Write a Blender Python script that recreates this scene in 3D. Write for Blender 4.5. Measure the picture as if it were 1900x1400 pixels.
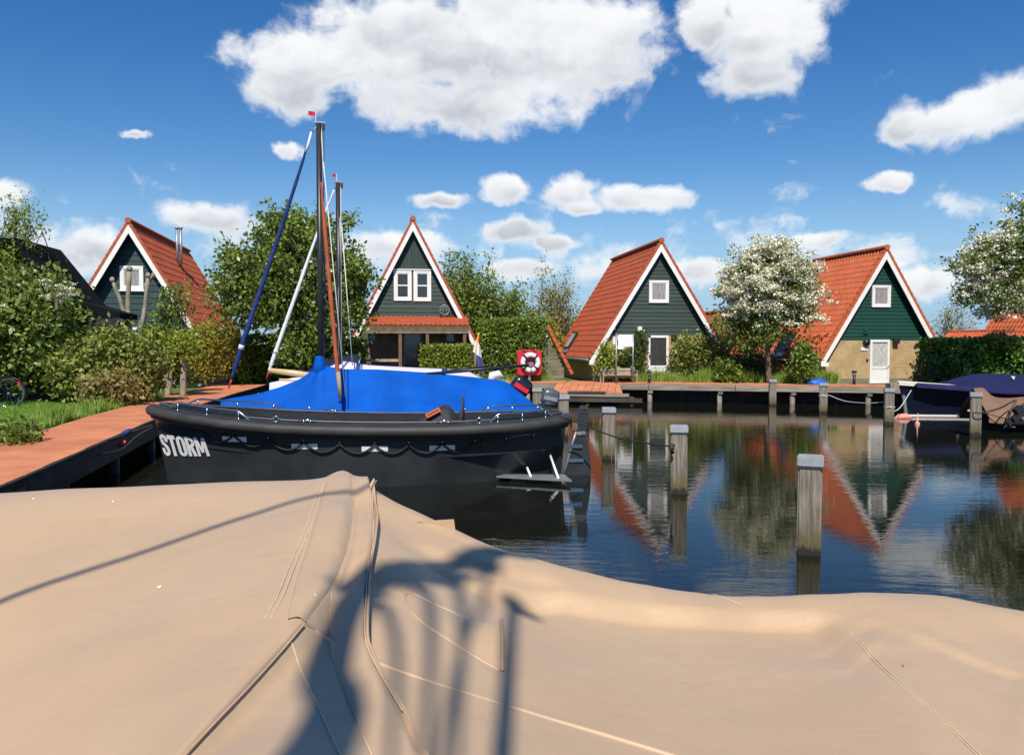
import bpy, bmesh, math, random
import numpy as np
from mathutils import Vector, Matrix, Euler
from mathutils.geometry import tessellate_polygon

for _o in list(bpy.data.objects):
    bpy.data.objects.remove(_o, do_unlink=True)
SC = bpy.context.scene
COL = SC.collection
R = math.radians

# ------------------------------------------------------------------ camera
EYE = 2.4                                   # metres above the water
PSI = math.atan(230 / 1480)                 # heading, right of +Y
THETA = math.atan(64 / 1480)                # looking slightly down
cam_data = bpy.data.cameras.new('camera')
cam_data.sensor_width = 36.0
cam_data.lens = 36.0 * 1480 / 1900
cam_data.clip_start = 0.05
cam_data.clip_end = 5000
cam = bpy.data.objects.new('camera', cam_data)
COL.objects.link(cam)
cam.location = (0, 0, EYE)
cam.rotation_euler = (math.pi / 2 - THETA, 0, -PSI)
SC.camera = cam

FW = Vector((math.sin(PSI) * math.cos(THETA), math.cos(PSI) * math.cos(THETA), -math.sin(THETA)))
RT = Vector((math.cos(PSI), -math.sin(PSI), 0))
UP = Vector((math.sin(PSI) * math.sin(THETA), math.cos(PSI) * math.sin(THETA), math.cos(THETA)))


def ray(px, py):
    return FW + RT * ((px - 950) / 1480) + UP * (-(py - 700) / 1480)


def atY(px, py, Y):                          # survey: sight line to a wall that stands at depth Y
    d = ray(px, py)
    t = Y / d.y
    return Vector((d.x * t, Y, EYE + d.z * t))


def atZ(px, py, z):                          # survey: sight line to a level at height z
    d = ray(px, py)
    t = (z - EYE) / d.z
    return Vector((d.x * t, d.y * t, z))


# ------------------------------------------------------------------ sun, sky, exposure
SUN_EL = R(50)
SUN_AZ = R(10)                               # behind the camera, to its left
SUN = Vector((-math.sin(SUN_AZ) * math.cos(SUN_EL), -math.cos(SUN_AZ) * math.cos(SUN_EL), math.sin(SUN_EL)))
sl = bpy.data.lights.new('sun', 'SUN')
sl.energy = 5.0
sl.angle = R(0.53)
sl.color = (1.0, 0.93, 0.83)
so = bpy.data.objects.new('sun', sl)
COL.objects.link(so)
so.rotation_euler = (-SUN).to_track_quat('-Z', 'Y').to_euler()
so.location = (-10, -20, 30)

SC.view_settings.view_transform = 'Standard'
SC.view_settings.look = 'None'
SC.view_settings.exposure = 0.12
SC.view_settings.gamma = 1.0
SC.view_settings.use_curve_mapping = False

world = bpy.data.worlds.new('World')
SC.world = world
world.use_nodes = True


class NT:
    """tiny helper for node trees"""
    def __init__(s, tree):
        s.t = tree
        s.n = tree.nodes
        s.l = tree.links

    def node(s, typ, **kw):
        n = s.n.new(typ)
        for k, v in kw.items():
            setattr(n, k, v)
        return n

    def put(s, sock, val):
        if val is None:
            return
        if hasattr(val, 'is_output'):
            s.l.new(val, sock)
        else:
            sock.default_value = val

    def m(s, op, a, b=None, c=None, clamp=False):
        n = s.node('ShaderNodeMath', operation=op, use_clamp=clamp)
        s.put(n.inputs[0], a)
        s.put(n.inputs[1], b)
        s.put(n.inputs[2], c)
        return n.outputs[0]

    def vm(s, op, a, b=None):
        n = s.node('ShaderNodeVectorMath', operation=op)
        s.put(n.inputs[0], a)
        s.put(n.inputs[1], b)
        return n.outputs['Value'] if op in ('LENGTH', 'DOT_PRODUCT') else n.outputs[0]

    def mixc(s, fac, a, b, blend='MIX'):
        n = s.node('ShaderNodeMix', data_type='RGBA', blend_type=blend)
        s.put(n.inputs[0], fac)
        s.put(n.inputs[6], a)
        s.put(n.inputs[7], b)
        return n.outputs[2]

    def ramp(s, v, lo, hi, a=0.0, b=1.0, smooth=True):
        n = s.node('ShaderNodeMapRange', interpolation_type='SMOOTHSTEP' if smooth else 'LINEAR')
        s.put(n.inputs[0], v)
        n.inputs[1].default_value = lo
        n.inputs[2].default_value = hi
        n.inputs[3].default_value = a
        n.inputs[4].default_value = b
        return n.outputs[0]

    def noise(s, vec, scale, detail=4, rough=0.55, dist=0.0, color=False):
        n = s.node('ShaderNodeTexNoise')
        s.put(n.inputs['Vector'], vec)
        n.inputs['Scale'].default_value = scale
        n.inputs['Detail'].default_value = detail
        n.inputs['Roughness'].default_value = rough
        n.inputs['Distortion'].default_value = dist
        return n.outputs[1] if color else n.outputs[0]


def px_dir(px, py):
    d = ray(px, py)
    h = math.hypot(d.x, d.y)
    return math.atan2(d.x, d.y), d.z / h


def build_world():
    T = NT(world.node_tree)
    T.n.clear()
    out = T.node('ShaderNodeOutputWorld')
    bg = T.node('ShaderNodeBackground')
    bg.inputs[1].default_value = 0.100
    T.l.new(bg.outputs[0], out.inputs[0])
    sky = T.node('ShaderNodeTexSky', sky_type='NISHITA')
    sky.sun_disc = False
    sky.sun_elevation = SUN_EL
    sky.sun_rotation = math.atan2(SUN.x, SUN.y)
    sky.altitude = 0
    sky.air_density = 1.0
    sky.dust_density = 0.0
    sky.ozone_density = 1.6
    hs = T.node('ShaderNodeHueSaturation')
    hs.inputs['Hue'].default_value = 0.508
    hs.inputs['Saturation'].default_value = 1.42
    hs.inputs['Value'].default_value = 1.0
    T.l.new(sky.outputs[0], hs.inputs['Color'])
    skyc = hs.outputs[0]

    tc = T.node('ShaderNodeTexCoord')
    sep = T.node('ShaderNodeSeparateXYZ')
    T.l.new(tc.outputs['Generated'], sep.inputs[0])
    x, y, z = sep.outputs
    az = T.m('ARCTAN2', x, y)
    hyp = T.m('SQRT', T.m('ADD', T.m('MULTIPLY', x, x), T.m('MULTIPLY', y, y)))
    v = T.m('DIVIDE', z, T.m('MAXIMUM', hyp, 0.05))
    cmb = T.node('ShaderNodeCombineXYZ')
    T.put(cmb.inputs[0], az)
    T.put(cmb.inputs[1], v)
    uv = cmb.outputs[0]
    skyc = T.mixc(T.ramp(v, 0.22, 0.0, 0.0, 0.9), skyc, (2.75, 4.75, 7.4, 1))      # pale blue air low down
    # billowy noise, in a space that shrinks towards the horizon
    nz1 = T.noise(uv, 8.0, 6, 0.60, 0.3, color=True)
    wv = T.vm('SUBTRACT', nz1, (0.5, 0.5, 0.5))
    uvw = T.vm('ADD', uv, T.vm('MULTIPLY', wv, (0.075, 0.05, 0)))
    fine = T.noise(uvw, 24.0, 6, 0.56, 0.0)
    # the clouds: centre pixel, half sizes (pixels)
    blobs = [(610, 120, 190, 90), (760, 85, 250, 130), (960, 70, 260, 150), (1080, 90, 190, 125), (860, 190, 260, 72),
             (540, 160, 110, 60),
             (1420, 40, 150, 130), (1400, 140, 95, 62), (1310, 30, 70, 90),
             (1790, 215, 170, 62), (1860, 185, 150, 62), (1680, 220, 60, 50),
             (1060, 355, 70, 40), (1190, 372, 120, 32), (1080, 385, 60, 18), (930, 350, 62, 34), (815, 372, 58, 20),
             (945, 432, 95, 32), (1020, 452, 70, 18), (740, 460, 120, 36), (975, 500, 75, 26),
             (1640, 338, 56, 22), (530, 275, 36, 22), (260, 247, 34, 13), (375, 405, 95, 36), (190, 455, 110, 40),
             (1290, 500, 80, 30), (1510, 455, 70, 24), (1730, 525, 90, 40), (20, 350, 60, 36),
             (2300, 120, 260, 120), (-420, 60, 240, 90), (2700, 300, 300, 70), (300, -420, 300, 120), (1500, -500, 380, 130)]
    field = sw = sh = None
    for (bx, by, rx, ry) in blobs:
        u0, v0 = px_dir(bx, by)
        ur = px_dir(bx + rx, by)[0] - u0
        vr = px_dir(bx, by - ry)[1] - v0
        loc = T.vm('MULTIPLY', T.vm('SUBTRACT', uvw, (u0, v0, 0)), (1 / ur, 1 / vr, 0))
        f = T.m('SUBTRACT', 1.0, T.vm('LENGTH', loc))
        w = T.m('POWER', T.m('MAXIMUM', T.m('ADD', f, 0.15), 0.0), 2.0)
        hh = T.vm('DOT_PRODUCT', loc, (0, 1, 0))
        wh = T.m('MULTIPLY', w, hh)
        field = f if field is None else T.m('MAXIMUM', field, f)
        sw = w if sw is None else T.m('ADD', sw, w)
        sh = wh if sh is None else T.m('ADD', sh, wh)
    height = T.m('DIVIDE', sh, T.m('MAXIMUM', sw, 0.001))
    # a low bank of far clouds all round the horizon
    bandn = T.noise(T.vm('MULTIPLY', uvw, (1, 2.6, 0)), 7.0, 5, 0.5)
    band = T.m('MULTIPLY', T.ramp(v, 0.02, 0.10), T.ramp(v, 0.22, 0.10))
    bandf = T.m('SUBTRACT', T.m('ADD', T.m('MULTIPLY', bandn, 1.7), T.m('MULTIPLY', band, 0.50)), 1.19)
    below = T.ramp(v, 0.16, 0.06)
    dens = T.m('ADD', T.m('MAXIMUM', field, bandf), T.m('MULTIPLY', T.m('SUBTRACT', fine, 0.5), 1.30))
    alpha = T.ramp(dens, -0.02, 0.50)
    # sunlit tops, grey undersides
    patch = T.noise(T.vm('MULTIPLY', uvw, (1, 1.6, 1)), 7.0, 4, 0.5)
    lit = T.m('ADD', T.m('ADD', T.m('MULTIPLY', height, 0.55), T.m('MULTIPLY', T.m('SUBTRACT', fine, 0.5), 0.55)),
              T.m('MULTIPLY', T.m('SUBTRACT', patch, 0.5), 2.6))
    litf = T.ramp(lit, -0.60, 0.50)
    thick = T.ramp(dens, 0.12, 0.75)
    shade = T.m('MULTIPLY', T.m('SUBTRACT', 1.0, litf), thick)
    ccol = T.mixc(shade, (9.1, 9.2, 9.3, 1), (4.9, 5.2, 5.7, 1))
    fin = T.mixc(T.m('MULTIPLY', alpha, 0.96), skyc, ccol)
    T.put(bg.inputs[0], fin)


build_world()

# ------------------------------------------------------------------ helpers
RNG = np.random.default_rng(7)
random.seed(11)


class MB:
    """collects shapes, build() links them as ONE mesh object"""
    def __init__(s):
        s.v = []
        s.f = []

    def add(s, vs, fs):
        b = len(s.v)
        s.v += [tuple(p) for p in vs]
        s.f += [tuple(i + b for i in q) for q in fs]
        return s

    def hexa(s, p):       # 4 bottom (ccw), 4 top
        return s.add(p, [(3, 2, 1, 0), (4, 5, 6, 7), (0, 1, 5, 4), (1, 2, 6, 5), (2, 3, 7, 6), (3, 0, 4, 7)])

    def box(s, x0, x1, y0, y1, z0, z1):
        return s.hexa([(x0, y0, z0), (x1, y0, z0), (x1, y1, z0), (x0, y1, z0),
                       (x0, y0, z1), (x1, y0, z1), (x1, y1, z1), (x0, y1, z1)])

    def prism(s, pts, off):      # planar polygon pts extruded by vector off
        n = len(pts)
        a = [Vector(p) for p in pts]
        o = Vector(off)
        nrm = Vector((0, 0, 0))
        for i in range(n):
            nrm += a[i].cross(a[(i + 1) % n])
        if nrm.dot(o) > 0:
            a.reverse()
        b = [p + o for p in a]
        return s.add(a + b, [tuple(range(n)), tuple(range(2 * n - 1, n - 1, -1))] +
                     [((i + 1) % n, i, i + n, (i + 1) % n + n) for i in range(n)])

    def tube(s, pts, r, n=8, caps=True, sy=1.0):
        pts = [Vector(p) for p in pts]
        m = len(pts)
        rr = r if hasattr(r, '__len__') else [r] * m
        vs = []
        ref = Vector((0, 0, 1))
        t0 = (pts[1] - pts[0]).normalized()
        if abs(t0.dot(ref)) > 0.9:
            ref = Vector((1, 0, 0))
        a = t0.cross(ref).normalized()
        for i in range(m):
            t = (pts[min(i + 1, m - 1)] - pts[max(i - 1, 0)])
            t = t.normalized() if t.length > 1e-9 else t0
            a = (a - t * a.dot(t))
            a = a.normalized() if a.length > 1e-6 else t.orthogonal().normalized()
            b = t.cross(a)
            for k in range(n):
                g = 2 * math.pi * k / n
                vs.append(pts[i] + a * (rr[i] * math.cos(g)) + b * (rr[i] * sy * math.sin(g)))
        fs = []
        for i in range(m - 1):
            for k in range(n):
                k2 = (k + 1) % n
                fs.append((i * n + k, i * n + k2, (i + 1) * n + k2, (i + 1) * n + k))
        if caps:
            fs.append(tuple(range(n - 1, -1, -1)))
            fs.append(tuple(range((m - 1) * n, m * n)))
        return s.add(vs, fs)

    def grid(s, P, flip=False):          # P[i][j] points
        ni, nj = len(P), len(P[0])
        vs = [p for row in P for p in row]
        fs = []
        for i in range(ni - 1):
            for j in range(nj - 1):
                q = (i * nj + j, i * nj + j + 1, (i + 1) * nj + j + 1, (i + 1) * nj + j)
                fs.append(q[::-1] if flip else q)
        return s.add(vs, fs)

    def mesh(s, name, smooth=False):
        me = bpy.data.meshes.new(name)
        me.from_pydata([tuple(p) for p in s.v], [], s.f)
        if smooth:
            me.polygons.foreach_set('use_smooth', [True] * len(me.polygons))
        me.update()
        return me

    def build(s, name, mat, parent=None, smooth=False, bevel=0, segs=2, autos=None):
        me = s.mesh(name, smooth)
        if bevel:
            bm = bmesh.new()
            bm.from_mesh(me)
            ed = [e for e in bm.edges if len(e.link_faces) == 2 and e.calc_face_angle(0) > 0.5]
            bmesh.ops.bevel(bm, geom=ed, offset=bevel, segments=segs, affect='EDGES', profile=0.6)
            bm.to_mesh(me)
            bm.free()
        return mobj(name, me, mat, parent)


def mobj(name, me, mat, parent=None):
    if mat is not None:
        me.materials.append(mat)
    o = bpy.data.objects.new(name, me)
    COL.objects.link(o)
    if parent is not None:
        o.parent = parent
    return o


def tag(o, label=None, cat=None, group=None, kind=None):
    if label:
        o['label'] = label
    if cat:
        o['category'] = cat
    if group:
        o['group'] = group
    if kind:
        o['kind'] = kind
    return o


def thing(name, label, cat, loc=(0, 0, 0), rz=0.0, group=None):
    o = bpy.data.objects.new(name, None)
    COL.objects.link(o)
    o.location = loc
    o.rotation_euler = (0, 0, rz)
    o.empty_display_size = 0.3
    return tag(o, label, cat, group)


def inst(name, me, parent, loc=(0, 0, 0), rot=None):
    o = bpy.data.objects.new(name, me)
    COL.objects.link(o)
    o.parent = parent
    o.location = loc
    if rot is not None:
        o.rotation_euler = rot
    return o


def lerp(a, b, t):
    return a + (b - a) * t


def pl(x, pts):          # piecewise linear
    return float(np.interp(x, [p[0] for p in pts], [p[1] for p in pts]))


def smooth_curve(pts, n):      # Catmull-Rom through pts
    P = [Vector(p) for p in pts]
    P = [P[0] * 2 - P[1]] + P + [P[-1] * 2 - P[-2]]
    out = []
    segs = len(P) - 3
    for k in range(n + 1):
        t = k / n * segs
        i = min(int(t), segs - 1)
        u = t - i
        a, b, c, d = P[i:i + 4]
        out.append(0.5 * ((2 * b) + (c - a) * u + (2 * a - 5 * b + 4 * c - d) * u * u + (3 * b - a - 3 * c + d) * u ** 3))
    return out


# ------------------------------------------------------------------ materials
def mat(name, col, rough=0.6, var=0.15, scale=3.0, bump=0.0, bscale=40.0, metal=0.0, spec=0.5, objvar=0.0,
        stretch=(1, 1, 1), col2=None, coat=0.0, bdist=0.01, world=False):
    m = bpy.data.materials.new(name)
    m.use_nodes = True
    T = NT(m.node_tree)
    b = m.node_tree.nodes['Principled BSDF']
    b.inputs['Roughness'].default_value = rough
    b.inputs['Metallic'].default_value = metal
    b.inputs['Specular IOR Level'].default_value = spec
    b.inputs['Coat Weight'].default_value = coat
    tc = T.node('ShaderNodeTexCoord')
    vec = tc.outputs['Object']
    if world:
        g = T.node('ShaderNodeNewGeometry')
        vec = g.outputs['Position']
    if stretch != (1, 1, 1):
        vec = T.vm('MULTIPLY', vec, stretch)
    n = T.noise(vec, scale, 6, 0.6)
    c1 = tuple(max(0, v * (1 - var)) for v in col) + (1,)
    c2 = tuple(v * (1 + var) for v in (col2 or col)) + (1,)
    c = T.mixc(T.ramp(n, 0.3, 0.7), c1, c2)
    if objvar:
        oi = T.node('ShaderNodeObjectInfo')
        g = T.ramp(oi.outputs['Random'], 0, 1, 1 - objvar, 1 + objvar, smooth=False)
        hsv = T.node('ShaderNodeHueSaturation')
        T.put(hsv.inputs['Value'], g)
        T.put(hsv.inputs['Color'], c)
        c = hsv.outputs[0]
    T.put(b.inputs['Base Color'], c)
    if bump:
        bn = T.noise(vec, bscale, 5, 0.6)
        bp = T.node('ShaderNodeBump')
        bp.inputs['Strength'].default_value = bump
        bp.inputs['Distance'].default_value = bdist
        T.put(bp.inputs['Height'], bn)
        T.put(b.inputs['Normal'], bp.outputs[0])
    return m


def leaf_mat(name, c1, c2, rough=0.45, trans=0.3, spec=0.35):
    m = bpy.data.materials.new(name)
    m.use_nodes = True
    T = NT(m.node_tree)
    b = m.node_tree.nodes['Principled BSDF']
    out = m.node_tree.nodes['Material Output']
    g = T.node('ShaderNodeNewGeometry')
    rnd = g.outputs['Random Per Island']
    nz = T.noise(g.outputs['Position'], 1.6, 3, 0.6)
    f = T.m('ADD', T.m('MULTIPLY', rnd, 0.6), T.m('MULTIPLY', T.ramp(nz, 0.3, 0.7), 0.4))
    c = T.mixc(f, tuple(c1) + (1,), tuple(c2) + (1,))
    T.put(b.inputs['Base Color'], c)
    b.inputs['Roughness'].default_value = rough
    b.inputs['Specular IOR Level'].default_value = spec
    tr = T.node('ShaderNodeBsdfTranslucent')
    T.put(tr.inputs[0], T.mixc(0.5, c, (0.20, 0.28, 0.03, 1)))
    mx = T.node('ShaderNodeMixShader')
    mx.inputs[0].default_value = trans
    T.l.new(b.outputs[0], mx.inputs[1])
    T.l.new(tr.outputs[0], mx.inputs[2])
    T.l.new(mx.outputs[0], out.inputs[0])
    return m


def brick_mat(name, c1, c2, mortar):
    m = bpy.data.materials.new(name)
    m.use_nodes = True
    T = NT(m.node_tree)
    b = m.node_tree.nodes['Principled BSDF']
    b.inputs['Roughness'].default_value = 0.85
    tc = T.node('ShaderNodeTexCoord')
    sp = T.node('ShaderNodeSeparateXYZ')
    T.l.new(tc.outputs['Object'], sp.inputs[0])
    cb = T.node('ShaderNodeCombineXYZ')
    T.put(cb.inputs[0], T.m('ADD', sp.outputs[0], sp.outputs[1]))
    T.put(cb.inputs[1], sp.outputs[2])
    br = T.node('ShaderNodeTexBrick')
    T.put(br.inputs['Vector'], cb.outputs[0])
    br.inputs['Color1'].default_value = tuple(c1) + (1,)
    br.inputs['Color2'].default_value = tuple(c2) + (1,)
    br.inputs['Mortar'].default_value = tuple(mortar) + (1,)
    br.inputs['Scale'].default_value = 1.0
    br.inputs['Brick Width'].default_value = 0.24
    br.inputs['Row Height'].default_value = 0.078
    br.inputs['Mortar Size'].default_value = 0.010
    br.inputs['Mortar Smooth'].default_value = 0.2
    n = T.noise(tc.outputs['Object'], 2.2, 5, 0.6)
    c = T.mixc(0.35, br.outputs[0], T.mixc(T.ramp(n, 0.3, 0.7), tuple(v * .7 for v in c1) + (1,), tuple(min(1, v * 1.2) for v in c2) + (1,)))
    T.put(b.inputs['Base Color'], c)
    bp = T.node('ShaderNodeBump')
    bp.inputs['Strength'].default_value = 0.6
    bp.inputs['Distance'].default_value = 0.01
    bp.invert = True
    T.put(bp.inputs['Height'], br.outputs['Fac'])
    T.put(b.inputs['Normal'], bp.outputs[0])
    return m


def glass_mat(name, col=(0.03, 0.035, 0.04), rough=0.05):
    return mat(name, col, rough, 0.2, 2.0, spec=0.8)


M = {}
M['tile'] = mat('roof_tile', (0.48, 0.098, 0.034), 0.75, 0.22, 2.5, 0.3, 30, objvar=0.16, world=True)
M['tile2'] = mat('roof_tile_orange', (0.52, 0.115, 0.036), 0.75, 0.25, 2.0, 0.3, 30, objvar=0.18, world=True)
M['white'] = mat('white_paint', (0.80, 0.79, 0.76), 0.45, 0.05, 2.0)
M['green_board'] = mat('green_board', (0.029, 0.051, 0.041), 0.55, 0.22, 6.0, 0.3, 30, objvar=0.14, stretch=(0.4, 1, 6))
M['teal_board'] = mat('teal_board', (0.012, 0.040, 0.042), 0.55, 0.22, 6.0, 0.3, 30, objvar=0.14, stretch=(0.4, 1, 6))
M['deepgreen_board'] = mat('deep_green_board', (0.004, 0.052, 0.036), 0.5, 0.2, 6.0, 0.2, 30, objvar=0.12, stretch=(0.4, 1, 6))
M['brick'] = brick_mat('yellow_brick', (0.46, 0.31, 0.14), (0.54, 0.385, 0.19), (0.27, 0.205, 0.13))
M['brown_brick'] = brick_mat('brown_brick', (0.16, 0.105, 0.07), (0.21, 0.14, 0.09), (0.11, 0.09, 0.07))
M['plinth'] = mat('plinth', (0.20, 0.17, 0.13), 0.9, 0.2, 4, 0.4, 30)
M['glass'] = glass_mat('window_glass')
M['curtain'] = mat('lace_curtain', (0.46, 0.46, 0.44), 0.9, 0.35, 9.0, 0.4, 30, stretch=(3, 1, 0.6))
M['greycurtain'] = mat('grey_curtain', (0.30, 0.29, 0.28), 0.35, 0.25, 7.0, stretch=(3, 1, 0.5))
M['soffit'] = mat('dark_soffit', (0.02, 0.024, 0.026), 0.7, 0.2)
M['zinc'] = mat('zinc', (0.35, 0.36, 0.37), 0.45, 0.12, 5.0, metal=0.6)
M['black_metal'] = mat('black_metal', (0.02, 0.02, 0.022), 0.4, 0.2)
M['steel'] = mat('stainless_steel', (0.62, 0.62, 0.63), 0.16, 0.06, 5.0, metal=1.0)
M['old_wood'] = mat('weathered_wood', (0.23, 0.195, 0.155), 0.85, 0.35, 5.0, 0.7, 22, objvar=0.14, stretch=(1, 1, 0.25))
M['wet_wood'] = mat('dark_wet_wood', (0.055, 0.046, 0.036), 0.7, 0.4, 4.0, 0.5, 20, objvar=0.15)
M['grey_plank'] = mat('grey_plank', (0.25, 0.21, 0.165), 0.85, 0.3, 4.0, 0.6, 18, objvar=0.15, stretch=(0.25, 0.25, 2))
M['porch_wood'] = mat('porch_wood', (0.16, 0.095, 0.05), 0.7, 0.25, 4.0, 0.4, 22)
M['varnish'] = mat('varnished_spar', (0.62, 0.44, 0.22), 0.35, 0.15, 4.0, stretch=(0.3, 2, 2), coat=0.3)
M['deck_red'] = mat('red_decking', (0.57, 0.205, 0.095), 0.8, 0.16, 1.6, 0.5, 60, objvar=0.06)
M['dark_beam'] = mat('dark_beam', (0.028, 0.026, 0.024), 0.75, 0.4, 3.0, 0.5, 20)
M['grass'] = mat('grass_soil', (0.075, 0.14, 0.026), 0.9, 0.4, 0.9, 0.5, 14, world=True)
M['earth'] = mat('earth_bank', (0.05, 0.04, 0.028), 0.95, 0.4, 2.0, 0.6, 12, world=True)
M['bark'] = mat('bark', (0.13, 0.105, 0.075), 0.9, 0.35, 9.0, 0.8, 30, stretch=(1, 1, 0.3))
M['bark_pale'] = mat('pale_bark', (0.30, 0.26, 0.19), 0.9, 0.3, 9.0, 0.8, 30, stretch=(1, 1, 0.3))
M['black_rubber'] = mat('black_rubber', (0.036, 0.034, 0.032), 0.62, 0.3, 6.0, 0.35, 60, stretch=(0.3, 1, 1))
M['hull_black'] = mat('hull_dark_grey', (0.029, 0.034, 0.038), 0.30, 0.25, 1.5, coat=0.15)
M['hull_deck'] = mat('hull_grey_cap', (0.055, 0.062, 0.068), 0.45, 0.2, 4.0)
M['hull_in'] = mat('hull_inside', (0.012, 0.013, 0.015), 0.6, 0.3)
M['white_gel'] = mat('white_gelcoat', (0.74, 0.73, 0.68), 0.25, 0.05, 2.0, coat=0.2)
M['cream'] = mat('cream_rubbing_strake', (0.70, 0.64, 0.52), 0.5, 0.1, 3.0)
M['navy_hull'] = mat('navy_hull', (0.008, 0.010, 0.024), 0.2, 0.2, 2.0, coat=0.2)
M['red_bottom'] = mat('red_antifouling', (0.22, 0.02, 0.015), 0.7, 0.25)
M['blue_cover'] = mat('blue_canvas', (0.0005, 0.082, 0.42), 0.7, 0.16, 1.4, 0.55, 4.2, bdist=0.03, spec=0.12)
M['blue_sock'] = mat('navy_sail_sock', (0.018, 0.040, 0.16), 0.8, 0.25, 6.0, 0.5, 14, spec=0.2)
M['navy_cover'] = mat('navy_canvas', (0.013, 0.016, 0.070), 0.8, 0.15, 1.5, 0.35, 3.0, bdist=0.03, spec=0.2)
M['dark_cover'] = mat('dark_navy_canvas', (0.012, 0.016, 0.035), 0.75, 0.15, 1.5, 0.35, 3.0, bdist=0.03, spec=0.2)
M['lilac_cover'] = mat('pale_lilac_canvas', (0.56, 0.54, 0.70), 0.7, 0.06, 1.5, 0.3, 3.0, bdist=0.03, spec=0.2)
M['brown_cover'] = mat('brown_canvas', (0.215, 0.125, 0.078), 0.75, 0.15, 1.5, 0.5, 3.5, bdist=0.05, spec=0.2)
M['black_canvas'] = mat('black_canvas', (0.020, 0.019, 0.018), 0.7, 0.2, 2.0, 0.5, 8)
M['rust_sail'] = mat('rust_sail', (0.36, 0.075, 0.03), 0.8, 0.2, 6.0, 0.6, 14, stretch=(1, 1, 0.3))
M['white_sock'] = mat('white_sail_sock', (0.70, 0.73, 0.78), 0.7, 0.08, 4.0, 0.3, 14)
M['rope_white'] = mat('white_rope', (0.62, 0.61, 0.56), 0.8, 0.15, 20.0)
M['rope_black'] = mat('black_rope', (0.016, 0.016, 0.016), 0.75, 0.2, 20.0)
M['red'] = mat('red_plastic', (0.62, 0.018, 0.040), 0.4, 0.08, 3.0)
M['orange'] = mat('orange_tag', (0.75, 0.16, 0.05), 0.5, 0.08)
M['pink'] = mat('pink_float', (0.72, 0.30, 0.24), 0.5, 0.15)
M['flag_red'] = mat('flag_red', (0.60, 0.05, 0.02), 0.8, 0.1)
M['flag_white'] = mat('flag_white', (0.75, 0.74, 0.72), 0.8, 0.05)
M['flag_blue'] = mat('flag_blue', (0.060, 0.065, 0.20), 0.8, 0.1)
M['yellow'] = mat('yellow_staff', (0.62, 0.36, 0.06), 0.6, 0.1)
M['motor'] = mat('black_motor', (0.012, 0.012, 0.014), 0.25, 0.15, 3.0, coat=0.3)
M['motor_grey'] = mat('grey_motor', (0.10, 0.11, 0.125), 0.3, 0.15, 3.0, metal=0.3)
M['sign_white'] = mat('sign_white', (0.82, 0.82, 0.81), 0.4, 0.03)
M['bluebag'] = mat('blue_tarpaulin', (0.01, 0.11, 0.52), 0.5, 0.15)
M['black_roof'] = mat('black_roof', (0.007, 0.008, 0.009), 0.9, 0.3, 4, 0.4, 20, spec=0.1)
M['bench_wood'] = mat('bench_wood', (0.34, 0.29, 0.21), 0.8, 0.2, 5, 0.4, 20, objvar=.12)
M['cap'] = mat('post_cap', (0.31, 0.335, 0.35), 0.65, 0.16, 7.0, 0.3, 40, objvar=.06)
M['olive_fence'] = mat('olive_fence', (0.155, 0.155, 0.095), 0.85, 0.3, 5, 0.5, 20, objvar=.14, stretch=(.4, 1, 2))

# ================================================================== THE SETTING
GZ = 0.70            # level of the banks
DZ = 0.77            # level of the docks


def water_mat():
    m = bpy.data.materials.new('canal_water')
    m.use_nodes = True
    T = NT(m.node_tree)
    b = m.node_tree.nodes['Principled BSDF']
    b.inputs['Base Color'].default_value = (0.010, 0.011, 0.007, 1)
    b.inputs['Roughness'].default_value = 0.015
    b.inputs['IOR'].default_value = 1.38
    g = T.node('ShaderNodeNewGeometry')
    p = g.outputs['Position']
    rot = T.node('ShaderNodeVectorRotate', rotation_type='Z_AXIS')
    T.put(rot.inputs['Vector'], p)
    rot.inputs['Angle'].default_value = PSI
    q = rot.outputs[0]
    a = T.noise(T.vm('MULTIPLY', q, (0.9, 3.2, 1)), 1.6, 3, 0.5, 0.4)
    c = T.noise(T.vm('MULTIPLY', q, (2.2, 7.5, 1)), 2.4, 3, 0.55, 0.3)
    calm = T.ramp(T.noise(p, 0.16, 3, 0.5), 0.35, 0.7, 0.35, 1.0)
    h = T.m('ADD', a, T.m('MULTIPLY', c, 0.26))
    bp = T.node('ShaderNodeBump')
    bp.inputs['Distance'].default_value = 0.0075
    T.put(bp.inputs['Strength'], T.m('MULTIPLY', calm, 0.6))
    T.put(bp.inputs['Height'], h)
    T.put(b.inputs['Normal'], bp.outputs[0])
    return m


# water: one sheet over the whole basin
wm = MB()
wm.add([(-60, -60, 0), (90, -60, 0), (90, 60, 0), (-60, 60, 0)], [(0, 1, 2, 3)])
wt = wm.build('water', water_mat())
tag(wt, 'dark canal water with gentle ripples', 'water', kind='structure')

# the banks: one sheet to the horizon with the basin cut out of it
basin = [(-5.55, 0.3), (46, 0.3), (46, 17.6), (30, 24.0), (7.6, 33.4), (4.0, 34.6), (-5.0, 36.4), (-5.75, 35.0), (-6.0, 24.0)]
outer = [(-900, -300), (900, -300), (900, 1600), (-900, 1600)]


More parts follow.
